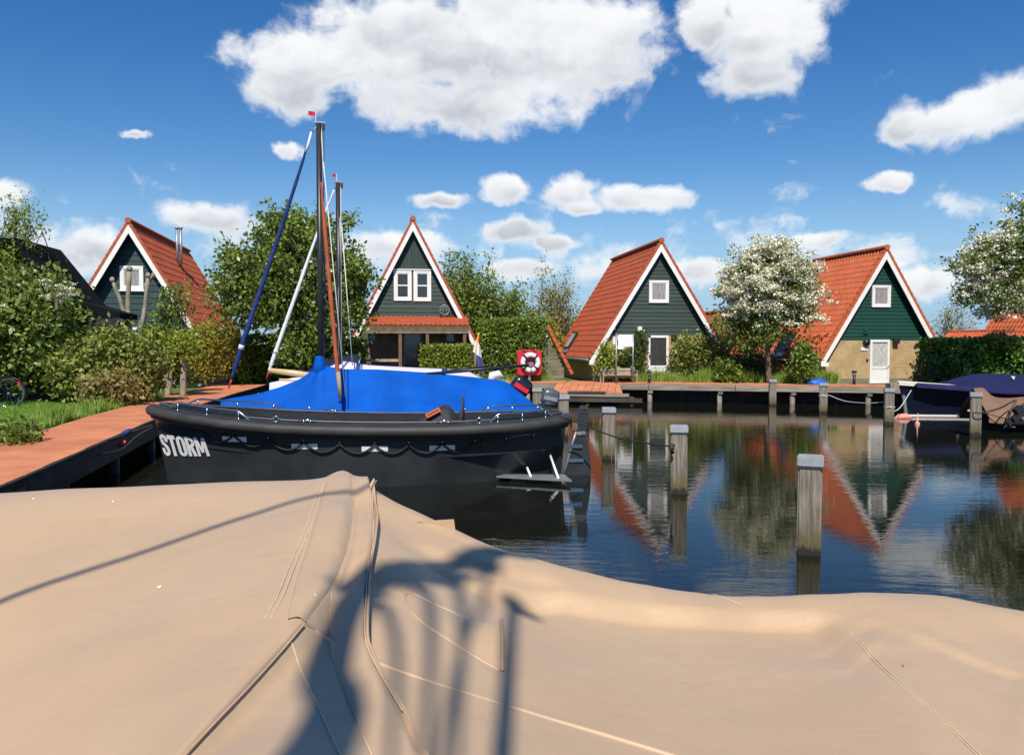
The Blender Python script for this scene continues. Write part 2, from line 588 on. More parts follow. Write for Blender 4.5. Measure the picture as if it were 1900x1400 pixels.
def ground():
    lp = [Vector((x, y, GZ)) for x, y in outer]
    li = [Vector((x, y, GZ)) for x, y in basin[::-1]]
    tris = tessellate_polygon([lp, li])
    vs = lp + li
    b = MB()
    fs = []
    for t in tris:
        n = (vs[t[1]] - vs[t[0]]).cross(vs[t[2]] - vs[t[0]])
        fs.append(t if n.z > 0 else t[::-1])
    b.add(vs, fs)
    o = b.build('ground', M['grass'])
    tag(o, 'grassy banks round the basin', 'ground', kind='structure')
    s = MB()
    n = len(basin)
    for i in range(n):
        (x0, y0), (x1, y1) = basin[i], basin[(i + 1) % n]
        s.add([(x0, y0, -0.8), (x1, y1, -0.8), (x1, y1, GZ), (x0, y0, GZ)], [(0, 1, 2, 3)])
    s.build('bank_face', M['earth'], o)


ground()


# ------------------------------------------------------------------ dock on the left
def left_dock():
    t = thing('wooden_dock', 'long dock with pinkish red decking running along the left bank', 'dock', (0, 0, 0))
    outer_l = [(-4.05, 3.0), (-4.45, 10.5), (-4.98, 18.0), (-4.92, 27.0), (-4.6, 36.2)]
    inner_l = [(-5.75, 3.0), (-5.95, 10.5), (-6.62, 19.0), (-6.75, 27.0), (-6.6, 36.2)]
    y = 3.2
    while y < 35.8:
        w = 0.62
        g = 0.012
        a0, a1 = pl(y + g, [(q[1], q[0]) for q in inner_l]), pl(y + w - g, [(q[1], q[0]) for q in inner_l])
        b0, b1 = pl(y + g, [(q[1], q[0]) for q in outer_l]), pl(y + w - g, [(q[1], q[0]) for q in outer_l])
        dz = random.uniform(-.004, .004)
        m = MB()
        m.hexa([(a0, y + g, DZ - .045), (b0, y + g, DZ - .045), (b1, y + w - g, DZ - .045), (a1, y + w - g, DZ - .045),
                (a0, y + g, DZ + dz), (b0, y + g, DZ + dz), (b1, y + w - g, DZ + dz), (a1, y + w - g, DZ + dz)])
        m.build('deck_panel', M['deck_red'], t)
        y += w
    for (lst, off, nm) in ((outer_l, -0.03, 'edge_beam'), (inner_l, 0.03, 'edge_beam')):
        for i in range(len(lst) - 1):
            (x0, y0), (x1, y1) = lst[i], lst[i + 1]
            m = MB()
            d = 0.09 if off < 0 else -0.09
            m.hexa([(x0 - d, y0, DZ - .42), (x0 + .0, y0, DZ - .42), (x1 + .0, y1 - .004, DZ - .42), (x1 - d, y1 - .004, DZ - .42),
                    (x0 - d, y0, DZ - .05), (x0 + .0, y0, DZ - .05), (x1 + .0, y1 - .004, DZ - .05), (x1 - d, y1 - .004, DZ - .05)])
            m.build(nm, M['dark_beam'], t)
    # steel nosing along the water edge
    m = MB()
    m.tube([(x + .03, yy, DZ - .02) for x, yy in outer_l], 0.022, 6)
    m.build('edge_trim', M['dark_beam'], t, True)
    yy = 4.0
    while yy < 35:
        x = pl(yy, [(q[1], q[0]) for q in outer_l])
        m = MB()
        m.tube([(x - .22, yy, -.8), (x - .22, yy, DZ - .05)], 0.11, 10)
        m.build('pile', M['wet_wood'], t, True)
        yy += 2.9
    # white number plates and a red hook on the beam
    p = MB()
    x = pl(10.4, [(q[1], q[0]) for q in outer_l])
    p.box(x - .02, x + .012, 10.35, 10.6, DZ - .30, DZ - .14)
    p.build('plate', M['hull_deck'], t)
    p = MB()
    x = pl(15.2, [(q[1], q[0]) for q in outer_l])
    p.tube([(x + .0, 15.2, DZ - .2), (x + .07, 15.2, DZ - .2), (x + .09, 15.2, DZ - .12)], 0.03, 8)
    p.build('hook', M['red'], t, True)


left_dock()

# kerb plank between lawn and dock
k = MB()
k.hexa([(-6.55, 12.2, GZ), (-6.05, 11.6, GZ), (-6.45, 15.4, GZ), (-6.7, 15.6, GZ),
        (-6.55, 12.2, GZ + .09), (-6.05, 11.6, GZ + .09), (-6.45, 15.4, GZ + .09), (-6.7, 15.6, GZ + .09)])
tag(k.build('kerb_board', M['old_wood']), 'grey wooden board lying between the lawn and the red dock', 'board')


# ------------------------------------------------------------------ dock along the far bank
def far_dock():
    t = thing('far_dock', 'long low dock with reddish deck along the far bank before the cottages', 'dock', (0, 0, 0))
    line = [(-5.6, 35.6), (7.3, 32.40), (18.9, 27.55), (34.0, 21.25)]
    segs = []
    for i in range(len(line) - 1):
        a, b = Vector(line[i]).to_3d(), Vector(line[i + 1]).to_3d()
        d = (b - a).normalized()
        n = Vector((-d.y, d.x, 0))
        segs.append((a, b, d, n))
    for (a, b, d, n) in segs:
        L = (b - a).length
        s = 0.0
        while s < L:
            e = min(s + 1.2, L)
            p = [a + d * (s + .006), a + d * (e - .006), a + d * (e - .006) + n * 1.25, a + d * (s + .006) + n * 1.25]
            m = MB()
            m.hexa([q + Vector((0, 0, DZ - .04)) for q in p] + [q + Vector((0, 0, DZ)) for q in p])
            m.build('deck_panel', M['deck_red'], t)
            s = e
        s = 0.0
        while s < L:          # fascia boards, one length after the other
            e = min(s + 3.4, L)
            p = [a + d * (s + .01) - n * .05, a + d * (e - .01) - n * .05, a + d * (e - .01) - n * .004, a + d * (s + .01) - n * .004]
            m = MB()
            z0, z1 = DZ - .27, DZ - .045
            m.hexa([q + Vector((0, 0, z0)) for q in p] + [q + Vector((0, 0, z1)) for q in p])
            m.build('fascia_board', M['grey_plank'], t)
            s = e
        s = 0.7
        while s < L:
            q = a + d * s
            m = MB()
            m.tube([q + n * .12 + Vector((0, 0, -.6)), q + n * .12 + Vector((0, 0, DZ - .28))], .10, 8)
            m.build('pile', M['old_wood'], t, True)
            m = MB()
            p = [q + d * -.05 - n * .02, q + d * .12 - n * .02, q + d * .12 + n * 1.1, q + d * -.05 + n * 1.1]
            m.hexa([w + Vector((0, 0, DZ - .40)) for w in p] + [w + Vector((0, 0, DZ - .28)) for w in p])
            m.build('cross_beam', M['old_wood'], t)
            s += 2.75
    # back sheet piling under the dock
    m = MB()
    for (a, b, d, n) in segs:
        p, q = a + n * 1.0, b + n * 1.0
        m.add([(p.x, p.y, -.6), (q.x, q.y, -.6), (q.x, q.y, DZ - .3), (p.x, p.y, DZ - .3)], [(0, 1, 2, 3)])
    m.build('sheet_piling', M['dark_beam'], t)


far_dock()


def landing():
    # low landing stage with a sloping planked top in front of the far dock
    A = atZ(1040, 712, DZ - .01)
    t = thing('landing_stage', 'low landing stage with sloping red planks before the far dock', 'landing stage', (0, 0, 0))
    d = Vector((0.945, -0.33, 0)).normalized()
    n = Vector((-d.y, d.x, 0))
    o = Vector((6.95, 32.35, 0)) - n * 1.95
    W, D = 2.75, 1.85
    for i in range(9):
        a, b = i * W / 9 + .008, (i + 1) * W / 9 - .008
        m = MB()
        q = [o + d * a, o + d * b, o + d * (b - .0) + n * D, o + d * a + n * D]
        if i == 8:
            q[2] = o + d * (a + .06) + n * D
        zz = [.50, .50, .745, .745]
        m.hexa([p + Vector((0, 0, z - .04)) for p, z in zip(q, zz)] + [p + Vector((0, 0, z)) for p, z in zip(q, zz)])
        m.build('plank', M['deck_red'], t)
    for z0, z1, e, nm in ((.33, .455, .25, 'front_beam'), (.12, .28, .75, 'lower_beam')):
        m = MB()
        q = [o + d * -.5 - n * .06, o + d * (W + e) - n * .06, o + d * (W + e) + n * .06, o + d * -.5 + n * .06]
        m.hexa([p + Vector((0, 0, z0)) for p in q] + [p + Vector((0, 0, z1)) for p in q])
        m.build(nm, M['grey_plank'] if nm == 'front_beam' else M['wet_wood'], t)
    m = MB()
    q = [o + d * .65 - n * .10, o + d * 2.1 - n * .10, o + d * 2.1 + n * .05, o + d * .65 + n * .05]
    m.hexa([p + Vector((0, 0, .46)) for p in q] + [p + Vector((0, 0, .53)) for p in q])
    m.build('bumper', M['wet_wood'], t)
    for s in (-.3, 1.4, 3.1):
        m = MB()
        m.tube([o + d * s + n * .1 + Vector((0, 0, -.5)), o + d * s + n * .1 + Vector((0, 0, .33))], .09, 8)
        m.build('pile', M['wet_wood'], t, True)


landing()


# ------------------------------------------------------------------ mooring posts
def post_mat():
    m = bpy.data.materials.new('mooring_post_wood')
    m.use_nodes = True
    T = NT(m.node_tree)
    b = m.node_tree.nodes['Principled BSDF']
    b.inputs['Roughness'].default_value = 0.85
    tc = T.node('ShaderNodeTexCoord')
    o = tc.outputs['Object']
    oi = T.node('ShaderNodeObjectInfo')
    off = T.node('ShaderNodeCombineXYZ')
    T.put(off.inputs[2], T.m('MULTIPLY', oi.outputs['Random'], 37.0))
    q = T.vm('ADD', o, off.outputs[0])
    grain = T.noise(T.vm('MULTIPLY', q, (14, 14, 0.8)), 3.0, 6, 0.65, 0.5)
    blot = T.noise(T.vm('MULTIPLY', q, (3, 3, 1.2)), 2.0, 5, 0.6)
    c = T.mixc(T.ramp(grain, .3, .72), (0.115, 0.098, 0.078, 1), (0.315, 0.275, 0.215, 1))
    c = T.mixc(T.ramp(blot, .45, .75, 0, .45), c, (0.20, 0.17, 0.12, 1))
    sp = T.node('ShaderNodeSeparateXYZ')
    T.put(sp.inputs[0], o)
    wob = T.m('ADD', sp.outputs[2], T.m('MULTIPLY', T.m('SUBTRACT', T.noise(T.vm('MULTIPLY', q, (12, 12, 3)), 2.0, 4, .6), .5), 0.22))
    c = T.mixc(T.ramp(wob, .42, .14, 0, .85), c, (0.105, 0.085, 0.03, 1))       # algae and wet wood above the waterline
    c = T.mixc(T.ramp(wob, .13, .05, 0, .92), c, (0.012, 0.011, 0.009, 1))
    # pale streaks
    st = T.noise(T.vm('MULTIPLY', q, (26, 26, 2.5)), 2.0, 3, .5)
    c = T.mixc(T.m('MULTIPLY', T.ramp(st, .66, .74, 0, .6), T.ramp(wob, .7, .2, 0, 1)), c, (0.50, 0.47, 0.40, 1))
    T.put(b.inputs['Base Color'], c)
    bp = T.node('ShaderNodeBump')
    bp.inputs['Strength'].default_value = .7
    bp.inputs['Distance'].default_value = .01
    T.put(bp.inputs['Height'], grain)
    T.put(b.inputs['Normal'], bp.outputs[0])
    return m


M['post'] = post_mat()


def make_post_meshes():
    w = .130
    m = MB()
    rows = []
    for z in (-1.2, -.1, .25, .6, .98):
        k = w * (1 - .02 * z)
        rows.append([(-k, -k, z), (k, -k, z), (k, k, z), (-k, k, z)])
    vs = [p for r in rows for p in r]
    fs = [(0, 3, 2, 1)]
    for i in range(len(rows) - 1):
        for j in range(4):
            a, b_ = i * 4 + j, i * 4 + (j + 1) % 4
            fs.append((a, b_, b_ + 4, a + 4))
    fs.append((16, 17, 18, 19))
    m.add(vs, fs)
    me = m.mesh('post_shaft')
    bm = bmesh.new()
    bm.from_mesh(me)
    ed = [e for e in bm.edges if abs(e.verts[0].co.z - e.verts[1].co.z) > .05]
    bmesh.ops.bevel(bm, geom=ed, offset=.018, segments=2, affect='EDGES')
    bm.to_mesh(me)
    bm.free()
    me.materials.append(M['post'])
    c = MB().box(-.142, .142, -.142, .142, .975, 1.085)
    cm = c.mesh('post_cap')
    bm = bmesh.new()
    bm.from_mesh(cm)
    bmesh.ops.bevel(bm, geom=list(bm.edges), offset=.012, segments=2, affect='EDGES')
    bm.to_mesh(cm)
    bm.free()
    cm.materials.append(M['cap'])
    r = MB().box(-.136, .136, -.136, .136, .955, .9745)
    rm = r.mesh('post_rim')
    rm.materials.append(M['black_rubber'])
    return me, cm, rm


PM = make_post_meshes()


def mooring_post(x, y, label, h=1.0, rz=0.0, tilt=(0, 0)):
    t = thing('mooring_post', label, 'mooring post', (x, y, 0), rz, 'capped wooden mooring posts in the water')
    t.rotation_euler = (tilt[0], tilt[1], rz - math.atan2(x, y) + R(6))      # each turned its own way, a flat side to the quay
    t.scale = (1, 1, h)
    inst('shaft', PM[0], t)
    inst('cap', PM[1], t)
    inst('collar', PM[2], t)
    return t


mooring_post(4.75, 8.42, 'nearest and largest square mooring post with grey cap, standing alone in the blue water', 1.03, R(-7), (R(.3), R(.3)))
mooring_post(4.60, 12.15, 'mooring post holding the black rope eye, second nearest in the row by the rudder', 1.0, R(-5), (0, R(-.4)))
mooring_post(4.50, 15.95, 'mooring post just right of the black rudder, third nearest in the row', .985, R(-3), (0, R(.3)))
mooring_post(4.38, 19.75, 'mooring post right behind the tilted grey outboard motor', 1.0, R(2))
mooring_post(4.30, 22.9, 'mooring post between the two outboard motors', 1.0, R(-4))
mooring_post(3.95, 27.3, 'small mooring post left of the black outboard motor', 1.02, R(4))
mooring_post(14.6, 28.72, 'mooring post before the white blossoming tree, farthest of the right row', .92, R(3))
mooring_post(14.75, 25.35, 'mooring post with a white rope tied round it, before the yellow brick cottage', .95, R(-3))
mooring_post(14.60, 21.5, 'mooring post at the left end of the navy covered boat', .98, R(2))
mooring_post(14.98, 18.45, 'mooring post before the brown covered boat, with dark ropes round it', 1.04, R(-2))
# heavy bollard on the far dock
b = MB()
p0 = atZ(1668, 722, DZ)
b.box(-.16, .16, -.16, .16, 0, .30)
o = b.build('dock_bollard', M['old_wood'], None, bevel=.02)
o.location = (p0.x, p0.y + .4, DZ - .1)
tag(o, 'stubby dark wooden bollard on the far dock above the navy boat bow', 'bollard')


# ================================================================== COTTAGES
def tile_mat(name, c1, c2, dirt):
    m = bpy.data.materials.new(name)
    m.use_nodes = True
    T = NT(m.node_tree)
    b = m.node_tree.nodes['Principled BSDF']
    b.inputs['Roughness'].default_value = 0.72
    g = T.node('ShaderNodeNewGeometry')
    oi = T.node('ShaderNodeObjectInfo')
    rnd = T.m('FRACT', T.m('ADD', T.m('MULTIPLY', g.outputs['Random Per Island'], 1.0), oi.outputs['Random']))
    c = T.mixc(rnd, c1 + (1,), c2 + (1,))
    n = T.noise(g.outputs['Position'], 1.3, 6, .65)
    c = T.mixc(T.ramp(n, .5, .78, 0, .5), c, dirt + (1,))
    n2 = T.noise(g.outputs['Position'], 22, 4, .6)
    c = T.mixc(T.ramp(n2, .35, .7, .0, .18), c, (0.20, 0.05, 0.025, 1))
    T.put(b.inputs['Base Color'], c)
    bp = T.node('ShaderNodeBump')
    bp.inputs['Strength'].default_value = .25
    bp.inputs['Distance'].default_value = .008
    T.put(bp.inputs['Height'], n2)
    T.put(b.inputs['Normal'], bp.outputs[0])
    return m


M['tile'] = tile_mat('red_roof_tile', (0.400, 0.078, 0.027), (0.470, 0.100, 0.036), (0.27, 0.060, 0.030))
M['pantile'] = tile_mat('orange_pantile', (0.470, 0.098, 0.030), (0.550, 0.130, 0.042), (0.30, 0.075, 0.036))


def tile_shape(cw, rh, amp, lip=.035, k=6, over=.05, shape='wave'):
    us = [cw * i / k for i in range(k + 1)]
    hs = []
    for i in range(k + 1):
        f = i / k
        if shape == 'wave':
            hs.append(amp * (.5 + .5 * math.cos(2 * math.pi * f + .9)))
        else:
            hs.append(amp if (f < .16 or f > .98) else 0.0)
    us[0] += .002
    us[-1] -= .002
    vs = []
    for (v, dn) in ((-over, -.004), (rh, lip * (.6 if shape != 'wave' else .5))):
        vs += [(u, v, h + dn) for u, h in zip(us, hs)]
    vs += [(u, rh, h - .012) for u, h in zip(us, hs)]
    n = k + 1
    fs = []
    for r_ in range(2):
        for i in range(k):
            fs.append((r_ * n + i, (r_ + 1) * n + i, (r_ + 1) * n + i + 1, r_ * n + i + 1)[::-1])
    return vs, fs


def roof_tiles(parent, org, U, V, N, Lu, Lv, cw, rh, amp, material, nind=300, first='low', shape='wave', skip=None):
    """tiles over a slope: org + u*U + v*V + n*N; the nind tiles at the front are objects of their own"""
    nc = max(1, int(round(Lu / cw)))
    nr = max(1, int(round(Lv / rh)))
    cw, rh = Lu / nc, Lv / nr
    vs, fs = tile_shape(cw, rh, amp, shape=shape)
    me = bpy.data.meshes.new('tile')
    me.from_pydata(vs, [], fs)
    me.materials.append(material)
    rotm = Matrix((U, V, N)).transposed().to_euler()
    cols = list(range(nc))
    if first == 'high':
        cols.reverse()
    ind = set()
    nci = min(nc, max(0, nind // nr))
    rest = MB()
    va = np.array(vs)
    for ci, c in enumerate(cols):
        for r_ in range(nr):
            if skip and skip((c + .5) * cw, (r_ + .5) * rh):
                continue
            p = org + U * (c * cw) + V * (r_ * rh)
            if ci < nci:
                o = inst('tile', me, parent, p, rotm)
            else:
                w = np.array(org)[None] + (va[:, :1] + c * cw) * np.array(U)[None] + (va[:, 1:2] + r_ * rh) * np.array(V)[None] + va[:, 2:] * np.array(N)[None]
                rest.add([tuple(q) for q in w], fs)
    if rest.v:
        o = rest.build('roof_tiles', material, parent)
        o['kind'] = 'stuff'


def window(parent, x0, x1, z0, z1, y, fr=.085, pane=None, bars=(), depth=.07, name='window', frame_mat=None, sill=False):
    """frame proud of the wall at plane y (towards -y)"""
    fm = frame_mat or M['white']
    a, b_ = y - depth, y + .03
    m = MB()
    m.box(x0, x0 + fr, a, b_, z0, z1)
    m.box(x1 - fr, x1, a, b_, z0, z1)
    m.box(x0 + fr, x1 - fr, a, b_, z0, z0 + fr)
    m.box(x0 + fr, x1 - fr, a, b_, z1 - fr, z1)
    for (kind, f, w) in bars:
        if kind == 'h':
            zc = lerp(z0, z1, f)
            m.box(x0 + fr, x1 - fr, a + .012, b_, zc - w / 2, zc + w / 2)
        else:
            xc = lerp(x0, x1, f)
            m.box(xc - w / 2, xc + w / 2, a + .012, b_, z0 + fr, z1 - fr)
    o = m.build(name, fm, parent)
    # inner sash, set back a little
    s = MB()
    q = fr + .045
    s.box(x0 + fr, x0 + q, a + .02, b_, z0 + fr, z1 - fr)
    s.box(x1 - q, x1 - fr, a + .02, b_, z0 + fr, z1 - fr)
    s.box(x0 + q, x1 - q, a + .02, b_, z0 + fr, z0 + q)
    s.box(x0 + q, x1 - q, a + .02, b_, z1 - q, z1 - fr)
    s.build('sash', fm, o)
    p = MB().box(x0 + fr, x1 - fr, a + .048, b_ - .004, z0 + fr, z1 - fr)
    p.build('pane', pane or M['glass'], o)
    if sill:
        MB().box(x0 - .05, x1 + .05, a - .06, y, z0 - .06, z0 - .002).build('sill', fm, o)
    return o


class Cottage:
    def __init__(s, name, label, apex, Y, m, eave_z, L, rz=0.0, oh=.26, boards=None, wall=None, wall_top=2.0,
                 tile=('wave', .22, .27, .035), ind=(300, 0), inset=.30, vertical_above=None, pitch=.17, ridge_ind=True, back=True, tmat=None):
        P = atY(apex[0], apex[1], Y)
        s.P = Vector((P.x, Y, GZ))
        s.rz = rz
        s.t = t = thing(name, label, 'cottage', s.P, rz)
        s.az = az = P.z - GZ
        s.m, s.ez, s.L, s.oh = m, eave_z - GZ, L, oh
        s.he = he = (az - s.ez) / m
        k = math.sqrt(1 + m * m)
        s.k = k
        tm = tmat or M['tile']
        boards = boards or M['green_board']
        wall = wall or M['brick']
        S = he * k                       # slope length
        c, sn = 1 / k, m / k
        roof = MB()
        # the two slopes, a slab each
        for sd in (-1, 1):
            def P2(h, dv):               # point at half-width h, perpendicular depth dv below the roof surface
                return (sd * h, az - m * h - dv * k)
            a = [P2(0, .06), P2(he + .02, .06), P2(he + .02 - .12 * sn, .06 + .12 * c * 0 + .12), P2(0, .18)]
            roof.prism([(x, 0.0, z) for x, z in a], (0, L, 0))
        s.roof = roof.build('roof', M['soffit'], t)
        for sd, nind in ((-1, ind[0]), (1, ind[1])):
            V = Vector((sd * c, 0, -sn))
            N = Vector((sd * sn, 0, c))
            U = V.cross(N)
            org = Vector((0, 0.02 if U.y > 0 else L - .02, az)) - N * .05
            s.skip = getattr(s, 'skip', None)
            roof_tiles(s.roof, org + V * .05, U, V, N, L - .04, S - .03, tile[1], tile[2], tile[3], tm, nind,
                       'low' if U.y > 0 else 'high', tile[0])
            # verge: a row of turned-down edge tiles
            nv = int(S / .27)
            for i in range(nv):
                v0, v1 = i * S / nv, (i + 1) * S / nv + .02
                b0 = MB()
                q = []
                for (vv, nn) in ((v0, -.085), (v1, -.07), (v1, .035), (v0, .015)):
                    p = Vector((0, 0, az)) + V * vv + N * nn
                    q.append((p.x, -.045, p.z))
                b0.prism(q, (0, .16, 0))
                b0.build('verge_tile', tm, s.roof)
        # ridge tiles
        nrt = int(L / .34)
        prof = [(.13 * math.cos(a_), .11 * math.sin(a_)) for a_ in [math.pi * j / 6 - .25 + (.5 * j / 6) for j in range(7)]]
        vs = [(x, yy, z) for yy, g in ((0, 1.0), (L / nrt + .03, .93)) for x, z in [(p[0] * g, p[1] * g) for p in prof]]
        fs = [(i, i + 1, i + 8, i + 7) for i in range(6)] + [tuple(range(6, -1, -1)), tuple(range(7, 14))]
        rme = bpy.data.meshes.new('ridge_tile')
        rme.from_pydata(vs, [], fs)
        rme.materials.append(tm)
        for i in range(nrt):
            inst('ridge_tile', rme, s.roof, (0, -.05 + i * L / nrt, az - .02))
        MB().tube([(0, -.075, az - .02), (0, -.045, az - .02)], .12, 12).build('ridge_end', tm, s.roof)
        # bargeboards, white, with a boxed foot
        for sd in (-1, 1):
            def P2(h, dv):
                return (sd * h, -.034, az - m * h - dv * k)
            zf = s.ez - .33
            hb = (az - .265 * k - zf) / m
            b0 = MB().prism([P2(0, .088), P2(he, .088), (sd * he, -.034, zf), (sd * hb, -.034, zf), P2(0, .265)], (0, .034, 0))
            b0.build('bargeboard', M['white'], s.roof)
            x0, x1 = sd * (he - .34), sd * (he - .02)
            MB().box(min(x0, x1), max(x0, x1), -.030, .28, zf, s.ez - .17).build('eave_return', M['white'], s.roof)
            # gutter
            g0 = MB().tube([(sd * (he + .06), .05, s.ez - .12), (sd * (he + .06), L - .05, s.ez - .12)], .06, 8)
            g0.build('gutter', M['zinc'], s.roof, True)
        # lower wall
        wt = wall_top - GZ
        s.wt = wt
        w = he - inset
        s.w = w
        hin = lambda z: max(0.0, (az - z) / m - .19 * k / m)     # half width under the slab
        zc = az - m * w - .19 * k
        y0 = oh
        pts = [(-w, y0, 0), (w, y0, 0), (w, y0, min(zc, wt))]
        if zc < wt:
            pts += [(hin(wt), y0, wt), (-hin(wt), y0, wt)]
        pts += [(-w, y0, min(zc, wt))]
        wl = MB().prism(pts, (0, .2, 0))
        wl.box(-w, -w + .2, y0 + .2, L - .3, 0, s.ez - .05)
        wl.box(w - .2, w, y0 + .2, L - .3, 0, s.ez - .05)
        s.wall = wl.build('wall', wall, t)
        MB().box(-w - .012, w + .012, y0 - .012, y0 + .05, 0, .22).build('plinth', M['plinth'], t)
        # back gable
        MB().prism([(-w, L - .3, 0), (w, L - .3, 0), (w, L - .3, zc), (0, L - .3, az - .2 * k), (-w, L - .3, zc)], (0, .1, 0)).build('rear_gable', boards, t)
        # dark backing of the front gable, then the boards on it
        s.gable = MB().prism([(-hin(wt), y0 + .03, wt), (hin(wt), y0 + .03, wt), (0, y0 + .03, az - .19 * k)], (0, .12, 0)).build('gable', M['soffit'], t)
        z = wt - .03
        top = az - .20 * k
        while z < top - .06:
            z1 = min(z + pitch, top - .01)
            if vertical_above and z >= vertical_above - GZ - .02:
                break
            a, b_ = hin(z), hin(z1)
            q0 = [(-a, y0 - .018, z), (a, y0 - .018, z), (b_, y0 + .004, z1 - .006), (-b_, y0 + .004, z1 - .006)]
            m0 = MB()
            bk = [(x, y0 + .03, zz) for x, _, zz in q0]
            m0.add(q0 + bk, [(0, 1, 2, 3), (0, 4, 5, 1), (1, 5, 6, 2), (2, 6, 7, 3), (3, 7, 4, 0)])
            m0.build('board', boards, s.gable)
            z = z1
        if vertical_above:
            zb = z
            n = 13
            hb = hin(zb)
            for i in range(n):
                xa, xb = -hb + 2 * hb * i / n + .004, -hb + 2 * hb * (i + 1) / n - .004
                zt = lambda x: az - .19 * k - m * abs(x)
                za_, zb_ = zt(xa), zt(xb)
                if max(za_, zb_) < zb + .02:
                    continue
                q = [(xa, y0 - .012, zb), (xb, y0 - .012, zb), (xb, y0 - .012, max(zb_, zb + .003)), (xa, y0 - .012, max(za_, zb + .003))]
                if xa < 0 < xb:
                    q.insert(3, (0, y0 - .012, zt(0)))
                MB().prism(q, (0, .04, 0)).build('board', boards, s.gable)

    def loc(s, px, py, ylocal):
        """survey a point of the front: pixel on the plane y=ylocal -> local x, z"""
        p = atY(px, py, s.P.y + ylocal)
        d = Matrix.Rotation(-s.rz, 3, 'Z') @ (p - s.P)
        return d.x, d.z


# ---- cottage with green boards and red flat tiles, left-lit (middle right)
C3 = Cottage('a_frame_cottage', 'A-frame cottage with plain red tile roof and dark green boarded gable beside the white sign', (1227, 445), 33.0, 1.60, 1.80, 8.2,
             R(-1.2), .26, M['green_board'], M['brick'], 2.76, ('flat', .30, .30, .022), (300, 0), .34, pitch=.165)
x0, z1 = C3.loc(1204, 520, .26)
x1, z0 = C3.loc(1240, 562, .26)
window(C3.t, x0, x1, z0, z1, .26, .10, M['greycurtain'])
x0, z1 = C3.loc(1202, 622, .26)
x1, z0 = C3.loc(1239, 703, .26)


def door(c, x0, x1, z0, z1, split, pane, y, name='door', fr=.10, fm=None):
    fm = fm or M['white']
    m = MB()
    m.box(x0, x0 + fr, y - .07, y + .03, z0, z1)
    m.box(x1 - fr, x1, y - .07, y + .03, z0, z1)
    m.box(x0 + fr, x1 - fr, y - .07, y + .03, z1 - fr, z1)
    m.box(x0 + fr, x1 - fr, y - .05, y + .03, z0, z0 + .06)
    zs = lerp(z0, z1, split)
    m.box(x0 + fr, x1 - fr, y - .05, y + .03, zs, zs + .10)
    o = m.build(name, fm, c.t)
    MB().box(x0 + fr, x1 - fr, y - .035, y + .02, z0 + .06, zs).build('panel', fm, o)
    MB().box(x0 + fr, x1 - fr, y - .025, y + .02, zs + .10, z1 - fr).build('pane', pane, o)
    h = MB().tube([(x1 - fr * .5, y - .07, zs + .12), (x1 - fr * .5, y - .13, zs + .12), (x1 - fr * .5 - .12, y - .13, zs + .12)], .014, 6)
    h.build('handle', M['steel'], o, True)
    return o


door(C3, x0, x1, 0.02, z1, .30, mat('dark_curtain', (.045, .042, .042), .3, .4, 8, stretch=(3, 1, .4)), .26)
x0, z1 = C3.loc(1137, 625, .26)
x1, z0 = C3.loc(1158, 648, .26)
window(C3.t, x0, x1, z0, z1, .26, .09, M['glass'])
# white lamp box and small floodlight on the gable
x, z = C3.loc(1186, 610, .2)
l = MB().box(x - .09, x + .09, .06, .24, z - .09, z + .10)
l.box(x - .06, x + .06, .10, .22, z - .14, z - .09)
l.build('wall_lamp', M['white'], C3.t)
x, z = C3.loc(1249, 626, .2)
MB().box(x - .09, x + .12, .08, .25, z - .10, z + .10).build('vent_box', M['black_metal'], C3.t)
x, z = C3.loc(1138, 608, .2)
MB().box(x - .07, x + .07, .05, .20, z - .08, z + .05).build('floodlight', M['zinc'], C3.t)
# roof window low on the left slope
k3 = C3.k
Vv, Nn = Vector((-1 / k3, 0, -C3.m / k3)), Vector((-C3.m / k3, 0, 1 / k3))
o3 = Vector((0, 5.0, C3.az)) + Vv * (C3.he * k3 * .80)


def skylight(c, yy, f, w, hgt, glass):
    k = c.k
    V, N = Vector((-1 / k, 0, -c.m / k)), Vector((-c.m / k, 0, 1 / k))
    o = Vector((0, yy, c.az)) + V * (c.he * k * f)
    U = Vector((0, 1, 0))

    def slab(u0, u1, v0, v1, n0, n1, nm, mt, par):
        p = [o + U * a + V * b_ for a, b_ in ((u0, v0), (u1, v0), (u1, v1), (u0, v1))]
        return MB().hexa([q + N * n0 for q in p][::-1] + [q + N * n1 for q in p][::-1]).build(nm, mt, par)
    fr = MB()
    t = slab(0, w, 0, hgt, -.02, .085, 'skylight', M['black_metal'], c.roof)
    slab(.09, w - .09, .10, hgt - .09, .086, .10, 'pane', glass, t)
    slab(-.06, w + .06, hgt + .002, hgt + .22, 0.01, .05, 'flashing', M['zinc'], t)
    return t


skylight(C3, 5.3, .78, .95, .95, mat('skylight_blind', (.42, .46, .42), .3, .1))
# downpipe at the front corner
w = C3.he - .34
MB().tube([(-C3.he + .12, .22, C3.ez - .3), (-w - .07, .34, C3.ez - .5), (-w - .07, .34, .05)], .045, 8).build('downpipe', M['white'], C3.t, True)

